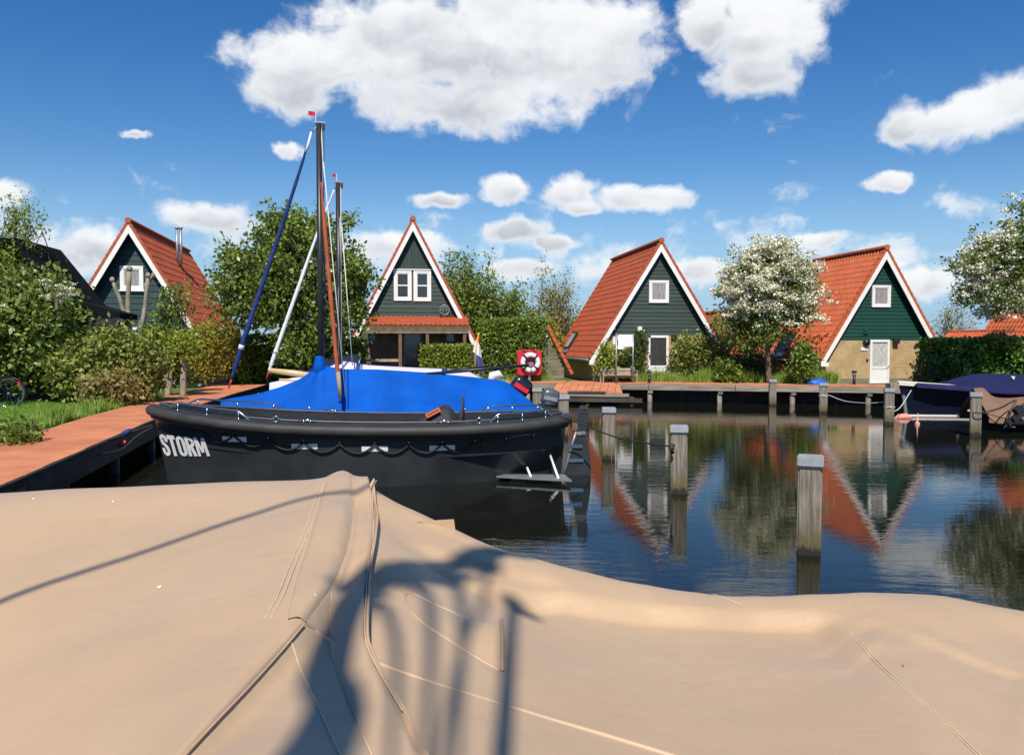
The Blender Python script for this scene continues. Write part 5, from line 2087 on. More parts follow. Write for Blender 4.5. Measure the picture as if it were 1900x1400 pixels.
Yb = 17.8
BB, BH, BX, BC = covered_boat('sailing_boat', 'sailing dinghy under a bright blue cover with black mast and navy furled jib', Yb, 386, 1024,
                              [(410, 739), (440, 734), (480, 727), (520, 715), (555, 701), (580, 684), (590, 671), (598, 668), (607, 677), (640, 682), (700, 682.5), (800, 689), (880, 697), (936, 704), (946, 710), (1000, 754), (1015, 768)],
                              [(0, .0), (.04, .08), (.12, .38), (.25, .72), (.4, .98), (.6, 1.04), (.85, .98), (1, .85)],
                              [(0, 1.05), (.1, .98), (.25, .90), (.5, .84), (.8, .82), (1, .84)], M['white_gel'], M['blue_cover'], 1.16, 160, 1.0, creases=((.05, .325, .92, .035), (.12, .335, .75, .028), (.02, .20, .6, .022), (.80, .99, .8, .02), (.30, .36, .9, .012)))


def LPt(t, px, py, Y):
    return t.matrix_basis.inverted() @ atY(px, py, Y)


def rigging(t, Y, mast_px, top_py, foot_z, r, sock, sock_pts, sock_mat, pennant, collar=None, collar_mat=None, sprit=None, lines=(), sock_r=.055):
    bpy.context.view_layer.update()
    P = lambda px, py, yy=Y: LPt(t, px, py, yy)
    top = P(mast_px, top_py)
    base = Vector((top.x, top.y, foot_z))
    m = MB().tube([base, top], [r, r * .82], 14)
    mast = m.build('mast', M['black_metal'], t, True)
    MB().box(top.x - .11, top.x + .14, top.y - .03, top.y + .03, top.z, top.z + .035).build('mast_head', M['zinc'], mast)
    MB().box(top.x + .07, top.x + .13, top.y - .02, top.y + .02, top.z - .14, top.z - .02).build('mast_block', M['black_metal'], mast)
    # pennant on a thin rod
    (ax, ay, bx, by) = pennant
    rod = P(bx + 1, top_py)
    rt = P(bx + 1, ay - 1)
    MB().tube([(rod.x, rod.y, rod.z), (rt.x, rt.y, rt.z)], .008, 5).build('pennant_rod', M['white'], mast)
    a, b_ = P(ax, ay), P(bx, by)
    rows = []
    for i in range(9):
        u = i / 8
        y = .02 * math.sin(u * 5)
        rows.append([Vector((lerp(b_.x, a.x, u), a.y + y, z + .01 * math.sin(3 * u))) for z in (b_.z, (a.z + b_.z) / 2, a.z)])
    MB().grid(rows).build('pennant', M['red'], mast)
    # furled jib in its sock
    pts = smooth_curve([P(*q) for q in sock_pts], 40)
    rr = []
    rng = np.random.default_rng(5)
    for i in range(41):
        u = i / 40
        rr.append(sock_r * (.30 + .70 * min(1, u * 1.7 + .12)) * (1 if u < .93 else .75) * (1 + .05 * math.sin(i * 1.9)))
    MB().tube(pts, rr, 10).build('furled_jib', sock_mat, t, True)
    q0, q1 = pts[-1], pts[-1] + (pts[-1] - pts[-2]).normalized() * .22
    MB().tube([q0, q1], .018, 6).build('jib_shackle', M['red'], t, True)
    q0, q1 = pts[0], P(mast_px - 2, top_py + 4)
    MB().tube([q0, q1], .014, 6).build('forestay', M['zinc'], t, True)
    for u in (.79,):
        k = int(u * 40)
        MB().tube([pts[k], pts[k + 1]], rr[k] + .008, 8).build('jib_tie', M['rope_white'], t, True)
    for (x0, y0, Ya, x1, y1, Yb_, rad, mt) in lines:
        MB().tube([P(x0, y0, Ya), P(x1, y1, Yb_)], rad, 5).build('stay', M[mt], t, True)
    return mast


rigging(BB, Yb, 591.5, 229, .75, .072, None, [(577, 247), (552, 330), (497, 497), (452, 630), (430, 702)], M['blue_sock'], (572, 207, 585, 215.5), sock_r=.05,
        lines=[(596, 236, Yb, 602, 350, Yb - .15, .012, 'rope_white'), (598, 238, Yb, 606, 640, Yb - .1, .008, 'blue_sock'), (601, 238, Yb, 602, 660, Yb + .05, .008, 'rope_black'),
               (600, 300, Yb - .3, 641, 735, Yb - 1.0, .011, 'rope_white'), (596, 345, Yb - .1, 598, 660, Yb, .008, 'rope_black')])
# white head of the jib sock
MB().tube([LPt(BB, 577.5, 245, Yb), LPt(BB, 572, 268, Yb), LPt(BB, 566.5, 284, Yb)], [.022, .034, .028], 8).build('jib_head', M['white_sock'], BB, True)
# mast collar of the cover
MB().tube([LPt(BB, 592, 690, Yb) + Vector((0, 0, -.16)), LPt(BB, 593, 676, Yb), LPt(BB, 593, 664, Yb), LPt(BB, 593, 660, Yb)], [.16, .13, .105, .082], 14).build('cover_collar', M['blue_cover'], BC, True)
# furled tan sail along its sprit
q = smooth_curve([LPt(BB, 596, 338, Yb - .25), LPt(BB, 604, 440, Yb - .45), LPt(BB, 618, 600, Yb - .8), LPt(BB, 628, 705, Yb - 1.02)], 30)
rng = np.random.default_rng(3)
MB().tube(q, [.018 + .026 * min(1, i / 8) + .005 * math.sin(i * 2.3) for i in range(31)], 9).build('furled_sail', M['rust_sail'], BB, True)
MB().tube([LPt(BB, 627, 690, Yb - 1.02), LPt(BB, 632, 738, Yb - 1.10)], [.05, .04], 8).build('sprit_foot', M['old_wood'], BB, True)
m = MB().tube([LPt(BB, 629, 735, Yb - 1.10), LPt(BB, 630, 748, Yb - 1.12)], .012, 6)
m.tube([LPt(BB, 634, 735, Yb - 1.10), LPt(BB, 632, 748, Yb - 1.12)], .012, 6)
m.build('sprit_tie', M['black_metal'], BB, True)
# hem band and seams on the near side of the blue cover
# boom over the cover
m = MB().tube([LPt(BB, 790, 694, Yb), LPt(BB, 983, 677, Yb)], [.038, .034], 10)
bo = m.build('boom', M['black_metal'], BB, True)
m = MB().tube([LPt(BB, 826, 688, Yb), LPt(BB, 905, 679, Yb)], .018, 8)
m.build('boom_line', M['black_metal'], bo, True)
MB().tube([LPt(BB, 824, 693, Yb), LPt(BB, 825, 684, Yb)], .06, 8).build('boom_clamp', M['blue_sock'], bo, True)
c = LPt(BB, 985, 676, Yb)
MB().box(c.x - .05, c.x + .05, c.y - .04, c.y + .04, c.z - .04, c.z + .05).build('boom_end', M['zinc'], bo)
MB().tube([c + Vector((0, 0, -.02)), c + Vector((.01, 0, -.20))], .012, 6).build('boom_pin', M['black_metal'], bo, True)


def outboard(t, px, py, Y, scale, tilt, mt, stripe):
    """motor with cowl, leg, bracket and propeller, tilted up about the transom"""
    bpy.context.view_layer.update()
    P = LPt(t, px, py, Y)
    Rm = Matrix.Rotation(tilt, 4, 'Y')
    e = Matrix.Translation(P) @ Rm @ Matrix.Scale(scale, 4)

    def sh(m, name, material, par, smooth=True, bevel=0):
        m.v = [tuple(e @ Vector(v)) for v in m.v]
        return m.build(name, material, par, smooth, bevel)
    rows = []
    for (z, sx, sy, ox) in ((-.10, .15, .11, .0), (-.06, .19, .135, 0), (.05, .21, .145, 0), (.16, .205, .14, .01), (.23, .17, .12, .01), (.265, .09, .07, .01)):
        rows.append([Vector((ox + sx * (abs(math.cos(a)) ** .55) * (1 if math.cos(a) >= 0 else -1), sy * (abs(math.sin(a)) ** .55) * (1 if math.sin(a) >= 0 else -1), z)) for a in np.linspace(0, 2 * math.pi, 21)])
    m = MB().grid(rows)
    m.add([r for r in rows[-1][:-1]], [tuple(range(20))])
    m.add([r for r in rows[0][:-1]], [tuple(range(19, -1, -1))])
    mo = sh(m, 'outboard_motor', mt, t)
    m = MB().add([(-.16, -.155, .0), (.16, -.155, .0), (.16, -.150, .09), (-.16, -.150, .09)], [(0, 1, 2, 3)])
    sh(m, 'motor_stripe', stripe, mo, False)
    m = MB().box(-.08, .08, -.07, .07, -.55, -.10)
    sh(m, 'motor_leg', M['black_metal'], mo, False)
    m = MB().box(-.24, -.09, -.10, .10, -.36, -.12)
    sh(m, 'motor_bracket', M['black_metal'], mo, False)
    m = MB().tube([(-.16, 0, -.70), (-.04, 0, -.72), (.16, 0, -.70)], [.03, .06, .035], 8)
    m.prism([(-.10, 0, -.55), (.10, 0, -.55), (.06, 0, -.92), (-.04, 0, -.74)], (0, .02, 0))
    sh(m, 'gearcase', M['black_metal'], mo, False)
    m = MB()
    for k in range(3):
        a = 2 * math.pi * k / 3
        m.add([(.15, 0, -.70), (.17, .10 * math.cos(a) - .03 * math.sin(a), -.70 + .10 * math.sin(a) + .03 * math.cos(a)), (.19, .12 * math.cos(a + .5), -.70 + .12 * math.sin(a + .5))], [(0, 1, 2)])
    sh(m, 'propeller', M['zinc'], mo, False)
    return mo


outboard(BB, 1019, 742, Yb + .25, 1.0, R(12), M['motor_grey'], M['zinc'])

# ---- second sailing boat, pale cover
Yw_ = 21.6
WB, WH, WX, WC = covered_boat('sailing_boat', 'sailing dinghy under a pale lilac cover with white furled jib, behind the blue one', Yw_, 478, 965,
                              [(500, 708), (540, 699), (575, 690), (605, 681), (636, 668), (670, 673), (700, 676), (800, 681), (860, 684), (876, 690), (900, 703), (915, 716)],
                              [(0, .0), (.05, .1), (.15, .45), (.35, .9), (.6, 1.0), (.85, .95), (1, .8)],
                              [(0, 1.1), (.1, 1.05), (.3, .95), (.6, .9), (1, .9)], M['white_gel'], M['lilac_cover'], 1.05, 60, 1.0,
                              [(0, 1.05), (.3, .92), (.7, .84), (1, .86)])
rigging(WB, Yw_, 627, 339, .8, .075, None, [(620, 352), (590, 430), (553, 535), (515, 642), (499, 688)], M['white_sock'], (616.5, 323.5, 623.5, 329), sock_r=.05,
        lines=[(629, 345, Yw_, 632, 500, Yw_ - .1, .012, 'rope_white'), (632, 345, Yw_, 634, 660, Yw_ - .1, .010, 'rope_white'), (634, 420, Yw_ - .1, 654, 678, Yw_ - .5, .014, 'rope_white'), (628, 345, Yw_, 628, 660, Yw_ - .1, .008, 'rope_white')])
m = MB().tube([LPt(WB, 500, 687, Yw_), LPt(WB, 545, 692, Yw_), LPt(WB, 600, 700, Yw_)], [.07, .085, .085], 10)
m.build('bowsprit', M['varnish'], WB, True)
m = MB().tube([LPt(WB, 518, 704, Yw_ - .3), LPt(WB, 575, 706, Yw_ - .3)], .03, 8)
m.build('bow_spar', M['varnish'], WB, True)
m = MB().tube([LPt(WB, 670, 662, Yw_ + .4), LPt(WB, 666, 672, Yw_ + .3), LPt(WB, 671, 682, Yw_ + .2)], .018, 6)
m.build('hook', M['white'], WB, True)
outboard(WB, 963, 722, Yw_ - .2, 1.35, R(32), M['motor'], M['red'])
c = LPt(WB, 921, 701, Yw_ - .6)
MB().tube([c + Vector((-.16, 0, -.10)), c + Vector((-.10, 0, .06)), c + Vector((.05, 0, .10)), c + Vector((.16, 0, .02))], [.08, .12, .11, .05], 10).build('white_fender', M['white'], WB, True)

# the national flag at its stern: hanging in folds, each stripe its own cloth
fl = thing('flag', 'limp red white and blue flag on a yellow staff before the low hedge', 'flag', atY(881, 692, Yw_ + .9))
P0 = fl.location.copy()


def FP(px, py):
    return atY(px, py, Yw_ + .9) - P0


MB().tube([FP(880, 700), FP(883, 650), FP(888.5, 617)], .022, 8).build('staff', M['yellow'], fl, True)
outline_l = [(620, 886.5), (632, 884), (645, 881), (660, 877.5), (675, 880), (690, 886)]
outline_r = [(620, 888.5), (630, 890), (640, 892), (655, 894), (668, 896), (690, 898)]
for (ya, yb_, mt, nm) in ((620, 636, 'flag_red', 'red_stripe'), (636, 659, 'flag_white', 'white_stripe'), (659, 690, 'flag_blue', 'blue_stripe')):
    rows = []
    for i in range(9):
        py = lerp(ya, yb_, i / 8)
        skew = (py - 620) / 70
        row = []
        for j in range(9):
            u = j / 8
            py2 = py + (u - .5) * 14 * (1 if mt != 'flag_blue' else .6) * min(1, (py - 620) / 12)
            px = lerp(pl(py, outline_l), pl(py, outline_r), u)
            v = FP(px, min(py2, 692))
            v.y += .05 * math.sin(u * 7 + skew * 2)
            row.append(v)
        rows.append(row)
    MB().grid(rows).build(nm, M[mt], fl, True)

# ---- third boat with a dark navy cover
Yn = 25.4
NB, NH, NX, NC = covered_boat('covered_boat', 'boat under a dark navy cover behind the two masts', Yn, 540, 900,
                              [(556, 693), (575, 682), (598, 668), (630, 660), (662, 655), (668, 662), (676, 682), (720, 690), (860, 694)],
                              [(0, .1), (.1, .6), (.3, 1.0), (.8, 1.0), (1, .9)], [(0, 1.2), (.3, 1.1), (1, 1.0)], M['white_gel'], M['dark_cover'], 1.0, 60, 1.0,
                              [(0, 1.1), (.4, .95), (1, .9)])

# ---- boats on the right
Yr = 23.5
RB, RH, RX, RC = covered_boat('covered_boat', 'navy hulled boat with cream strake under a navy cover on the right', Yr, 1668, 2260,
                              [(1686, 724), (1715, 717), (1750, 709), (1785, 697), (1802, 692.5), (1830, 691), (1870, 692), (1960, 694), (2150, 710), (2230, 735)],
                              [(0, .12), (.03, .42), (.08, .72), (.2, 1.02), (.4, 1.12), (.8, 1.05), (1, .4)], [(0, 1.16), (.08, 1.10), (.25, .95), (.5, .86), (1, .95)], M['navy_hull'], M['navy_cover'], 1.1, 70, 1.1,
                              [(0, 1.14), (.1, 1.06), (.25, .90), (.5, .80), (.8, .84), (1, .95)], boot=M['red_bottom'])
# broad cream rail on its near side
rows = []
for z in (0, -.12):
    rows.append([Vector((i / 40 * RH.L, -RH.bs(i / 40) - .045, RH.zs(i / 40) + .02 + z * (1 - .3 * (i / 40)))) for i in range(41)])
MB().grid(rows).build('cream_rail', M['cream'], RB, True)
q = [LPt(RB, px, py, Yr - .1) for px, py in ((1676, 733), (1680, 755), (1684, 778))]
MB().prism([q[0] + Vector((-.05, -.03, 0)), q[0] + Vector((.05, -.03, 0)), q[2] + Vector((.06, -.03, -.25)), q[2] + Vector((-.06, -.03, -.25))], (0, .05, 0)).build('rudder', M['zinc'], RB)
m = MB().tube([(0, 0, -.02), (.18, 0, .05), (.42, 0, .05), (.62, 0, -.01)], [.04, .10, .11, .04], 10)
o = m.build('float', M['pink'], None, True)
o.location = (atZ(1659, 776, 0).x, atZ(1659, 776, 0).y, .0)
tag(o, 'faded pink float lying in the water at the left end of the navy boat', 'float')
m = MB().tube([(0, 0, -.25), (0, 0, -.02), (0, 0, .05), (.0, 0, .10), (.01, 0, .33)], [.05, .075, .07, .025, .012], 10)
o = m.build('float', M['pink'], None, True)
o.location = atZ(1702, 787, 0)
tag(o, 'little pale pink pick-up buoy with a stick in front of the navy hull', 'float')
# seam with a white vent on the navy cover
q = [LPt(RB, px, py, Yr - .5) for px, py in ((1872, 697), (1880, 698), (1878, 704))]
MB().prism([v + Vector((0, -.06, .0)) for v in q], (0, -.02, 0)).build('cover_vent', M['white'], RC)

Yo = 20.0
OB, OH, OX, OC = covered_boat('covered_boat', 'small boat under a slack brown cover at the right edge', Yo, 1800, 2300,
                              [(1806, 718), (1815, 717), (1826, 718), (1843, 733), (1870, 736), (1905, 733), (1950, 728), (2100, 740), (2250, 770)],
                              [(0, .55), (.06, .8), (.3, .95), (.8, .9), (1, .3)], [(0, .40), (.1, .35), (.3, .34), (.6, .40), (1, .8)], M['hull_in'], M['brown_cover'], 1.0, 70, .88,
                              [(0, .5), (.3, .46), (.7, .5), (1, .8)])
outboard(OB, 1905, 760, Yo - 1.25, .9, R(58), M['motor_grey'], M['zinc'])
m = MB()
pa = Vector((14.98, 18.30, .62))
for (px, py, Y, z0) in ((1884, 741, 19.2, .02), (1884, 742, 19.2, -.02), (1858, 788, 19.15, -.03), (1900, 778, 19.1, -.02)):
    e_ = atY(px, py, Y)
    s_ = pa + Vector((.15, 0, z0))
    mid = (s_ + e_) / 2 - Vector((0, 0, .05))
    m.tube(smooth_curve([s_, mid, e_], 10), .012, 5)
e1, e2 = atY(1884, 741, 19.15), atY(1862, 787, 19.1)
m.tube([e1, e2], .011, 5)
m.tube([atY(1887, 741, 19.15), atY(1866, 787, 19.1)], .011, 5)
m.tube([pa + Vector((.15 * math.cos(a), .15 * math.sin(a), 0)) for a in np.linspace(0, 2 * math.pi, 13)], .014, 5, False)
tag(m.build('mooring_line', M['rope_black'], None, True), 'dark ropes between the right mooring post and the brown covered boat', 'rope')
m = MB().tube(smooth_curve([(14.9, 25.3, .62), (14.75, 24.0, .50), (14.6, 22.5, .55), (14.6, 21.6, .66)], 20), .016, 6)
m.tube([(14.75 + .15 * math.cos(a), 25.35 + .15 * math.sin(a), .60) for a in np.linspace(0, 2 * math.pi, 13)], .018, 5, False)
tag(m.build('mooring_line', M['rope_white'], None, True), 'slack white rope between two mooring posts of the right row', 'rope')
m = MB().tube(smooth_curve([(14.72, 21.4, .50), (15.0, 22.0, .33), (15.5, 22.3, .40), (16.1, 22.6, .93)], 20), .013, 6)
m.tube([(14.6 + .15 * math.cos(a), 21.5 + .15 * math.sin(a), .52) for a in np.linspace(0, 2 * math.pi, 13)], .014, 5, False)
tag(m.build('mooring_line', M['rope_white'], None, True), 'light rope from the navy boat to the mooring post at its end', 'rope')


# ================================================================== THE NEAR BOAT UNDER ITS TAN COVER
CREST = [(-300, 930, 1.42), (0, 917, 1.49), (150, 910, 1.51), (300, 903, 1.53), (450, 896.5, 1.54), (540, 893, 1.545), (595, 889, 1.55), (640, 874, 1.58), (690, 905, 1.515), (770, 945, 1.42), (845, 978, 1.33),
         (1000, 1035, 1.19), (1100, 1062, 1.12), (1200, 1085, 1.06), (1300, 1099, 1.01), (1400, 1105, .985), (1500, 1103, .98), (1600, 1098, .98), (1750, 1105, .95), (1900, 1132, .90), (2200, 1190, .80)]
INNER = [(0, 1115, 1.30), (0, 1400, 1.15), (170, 1400, 1.25), (300, 1100, 1.36), (150, 1000, 1.42), (300, 960, 1.48), (-300, 1100, 1.22), (-300, 1400, 1.0), (450, 1020, 1.455),
         (200, 1220, 1.30), (420, 1180, 1.37), (500, 950, 1.515),
         (648, 940, 1.545), (648, 990, 1.505), (605, 1090, 1.45), (560, 1155, 1.415), (450, 1275, 1.385), (340, 1400, 1.365), (230, 1560, 1.34),
         (692, 940, 1.475), (682, 1060, 1.41), (680, 1200, 1.345), (700, 1260, 1.33), (760, 1400, 1.31), (800, 1600, 1.28),
         (780, 1000, 1.365), (850, 1060, 1.27), (820, 1150, 1.285), (900, 1150, 1.215), (950, 1250, 1.18), (950, 1400, 1.19),
         (1000, 1100, 1.13), (1000, 1180, 1.115), (1000, 1300, 1.14),
         (1200, 1125, 1.025), (1200, 1200, 1.01), (1200, 1300, 1.04), (1200, 1400, 1.06),
         (1400, 1140, .955), (1400, 1200, .94), (1400, 1300, .955), (1400, 1400, .985),
         (1600, 1130, .968), (1570, 1165, .925), (1650, 1185, .95), (1650, 1260, .95), (1650, 1400, .975), (1760, 1180, .925),
         (1900, 1180, .885), (1900, 1250, .88), (1900, 1400, .90), (2200, 1400, .82),
         (0, 1700, 1.12), (500, 1700, 1.34), (950, 1700, 1.18), (1400, 1700, 1.02), (1900, 1700, .92), (-300, 1700, .95), (2300, 1700, .8)]


class Canvas:
    def __init__(s):
        P = [atZ(*c) for c in CREST] + [atZ(*c) for c in INNER]
        for c in CREST:
            p = atZ(*c)
            d = Vector((p.x, p.y, 0)).normalized()
            d = (d * .35 + Vector((.12, 1, 0)).normalized() * .65).normalized()
            P.append(p + d * .35 - Vector((0, 0, .26)))
            P.append(p + d * .80 - Vector((0, 0, .80)))
        P = np.array([tuple(q) for q in P])
        s.X = P[:, :2]
        n = len(P)
        r = np.linalg.norm(s.X[:, None] - s.X[None], axis=2)
        K = s.phi(r) + np.eye(n) * 2e-4
        A = np.zeros((n + 3, n + 3))
        A[:n, :n] = K
        A[:n, n] = 1
        A[:n, n + 1:] = s.X
        A[n, :n] = 1
        A[n + 1:, :n] = s.X.T
        s.w = np.linalg.solve(A, np.r_[P[:, 2], 0, 0, 0])
        # creases where the cloth steps down over the coaming: world lines, drop, width, fade
        s.steps = []
        lines = [([(760, 1010), (850, 1052), (930, 1080), (1000, 1094), (1100, 1112), (1200, 1126), (1300, 1134), (1400, 1139), (1500, 1140), (1570, 1146)], .075, .075),
                 ([(705, 965), (790, 998), (880, 1030), (960, 1058), (1050, 1080)], .022, .07),
                 ([(230, 1530), (340, 1400), (450, 1275), (560, 1157), (606, 1092), (642, 1020), (654, 950), (652, 892)], .070, .065),
                 ([(1480, 1225), (1560, 1190), (1625, 1145)], .012, .05), ([(1530, 1262), (1600, 1222), (1660, 1165)], .010, .05), ([(1690, 1170), (1760, 1205), (1830, 1232), (1910, 1256)], .016, .07),
                 ([(720, 935), (800, 972), (880, 1005), (950, 1032)], .018, .07)]
        for pts, h, w in lines:
            W = [s.hit(*q) for q in pts]
            s.steps.append((np.array([[p.x, p.y] for p in W]), h, w))

    @staticmethod
    def phi(r):
        return r * r * np.log(r + 1e-9)

    def z(s, xy):
        xy = np.atleast_2d(xy)
        out = np.empty(len(xy))
        for a in range(0, len(xy), 20000):
            q = xy[a:a + 20000]
            r = np.linalg.norm(q[:, None] - s.X[None], axis=2)
            out[a:a + 20000] = s.phi(r) @ s.w[:-3] + s.w[-3] + q @ s.w[-2:]
        for W, h, w in getattr(s, 'steps', ()):
            best = np.full(len(xy), 1e9)
            sg = np.zeros(len(xy))
            tt = np.zeros(len(xy))
            n = len(W) - 1
            for i in range(n):
                a_, b_ = W[i], W[i + 1]
                d = b_ - a_
                L2 = d @ d
                u = np.clip(((xy - a_) @ d) / L2, 0, 1)
                e = xy - (a_ + u[:, None] * d)
                ds = np.linalg.norm(e, axis=1)
                side = np.sign(d[0] * e[:, 1] - d[1] * e[:, 0])
                m_ = ds < best
                best[m_] = ds[m_]
                sg[m_] = side[m_]
                tt[m_] = (i + u[m_]) / n
            sd = -sg * best                       # positive towards the viewer
            x_ = np.clip(sd / w + .5, 0, 1)
            S = x_ * x_ * (3 - 2 * x_)
            fade = np.clip(tt / .25, 0, 1) * np.clip((1 - tt) / .12, 0, 1)
            fade = fade * fade * (3 - 2 * fade)
            out -= h * S * np.exp(-np.maximum(sd, 0) / .55) * fade
        return out

    def hit(s, px, py):
        d = ray(px, py)
        ts = np.linspace(.8, 9, 500)
        P = np.array([[d.x * t, d.y * t] for t in ts])
        zs = s.z(P)
        rz = EYE + d.z * ts
        below = np.where(rz < zs)[0]
        i = below[0] if len(below) else int(np.argmin(rz - zs))
        i = max(i, 1)
        a, b_ = ts[i - 1], ts[i]
        f0, f1 = (EYE + d.z * a) - zs[i - 1], rz[i] - zs[i]
        t = a + (b_ - a) * (f0 / (f0 - f1) if f0 != f1 and len(below) else 0)
        return Vector((d.x * t, d.y * t, EYE + d.z * t if len(below) else zs[i]))

    def nrm(s, p):
        e = .01
        z = s.z([[p.x, p.y], [p.x + e, p.y], [p.x, p.y + e]])
        return Vector((-(z[1] - z[0]) / e, -(z[2] - z[0]) / e, 1)).normalized()


CV = Canvas()


def canvas_mat():
    m = bpy.data.materials.new('tan_canvas')
    m.use_nodes = True
    T = NT(m.node_tree)
    b = m.node_tree.nodes['Principled BSDF']
    b.inputs['Roughness'].default_value = 0.55
    b.inputs['Specular IOR Level'].default_value = 0.35
    b.inputs['Sheen Weight'].default_value = 0.15
    g = T.node('ShaderNodeNewGeometry')
    p = g.outputs['Position']
    n1 = T.noise(p, 1.1, 5, .6)
    n2 = T.noise(T.vm('MULTIPLY', p, (3, 3, 3)), 3.0, 6, .65)
    c = T.mixc(T.ramp(n1, .3, .7), (0.455, 0.314, 0.190, 1), (0.495, 0.345, 0.210, 1))
    c = T.mixc(T.ramp(n2, .50, .78, 0, .34), c, (0.390, 0.267, 0.160, 1))
    sp = T.noise(p, 46, 2, .5)
    c = T.mixc(T.ramp(sp, .755, .785, 0, .5), c, (0.22, 0.14, 0.08, 1))       # specks of dirt
    st = T.noise(T.vm('MULTIPLY', p, (1.4, 5.5, 1)), 2.6, 4, .55)
    c = T.mixc(T.ramp(st, .60, .74, 0, .22), c, (0.48, 0.34, 0.215, 1))       # dried water marks
    T.put(b.inputs['Base Color'], c)
    w1 = T.noise(T.vm('MULTIPLY', p, (.9, 2.4, 1)), 2.2, 4, .5, .6)
    w2 = T.noise(p, 230, 2, .5)
    w3 = T.noise(T.vm('MULTIPLY', p, (2.2, 1.0, 1)), 5.5, 3, .5, .5)
    cr = T.noise(T.vm('MULTIPLY', p, (1.0, 1.5, 1)), 3.4, 3, .5, 1.2)
    ridge_ = T.m('POWER', T.m('SUBTRACT', 1.0, T.m('ABSOLUTE', T.m('SUBTRACT', T.m('MULTIPLY', cr, 2.0), 1.0))), 9.0)
    patchy = T.ramp(T.noise(p, .9, 2, .5), .48, .66)
    w1 = T.m('ADD', w1, T.m('MULTIPLY', T.m('MULTIPLY', ridge_, patchy), .12))
    h = T.m('ADD', T.m('ADD', T.m('MULTIPLY', w1, 1.0), T.m('MULTIPLY', w3, .22)), T.m('MULTIPLY', w2, .012))
    bp = T.node('ShaderNodeBump')
    bp.inputs['Strength'].default_value = .5
    bp.inputs['Distance'].default_value = .015
    T.put(bp.inputs['Height'], h)
    T.put(b.inputs['Normal'], bp.outputs[0])
    return m


M['canvas'] = canvas_mat()
M['welt'] = mat('tan_welt', (0.50, 0.35, 0.225), .5, .08, 4.0)
M['thread'] = mat('pale_thread', (0.66, 0.54, 0.38), .7, .1, 30.0)


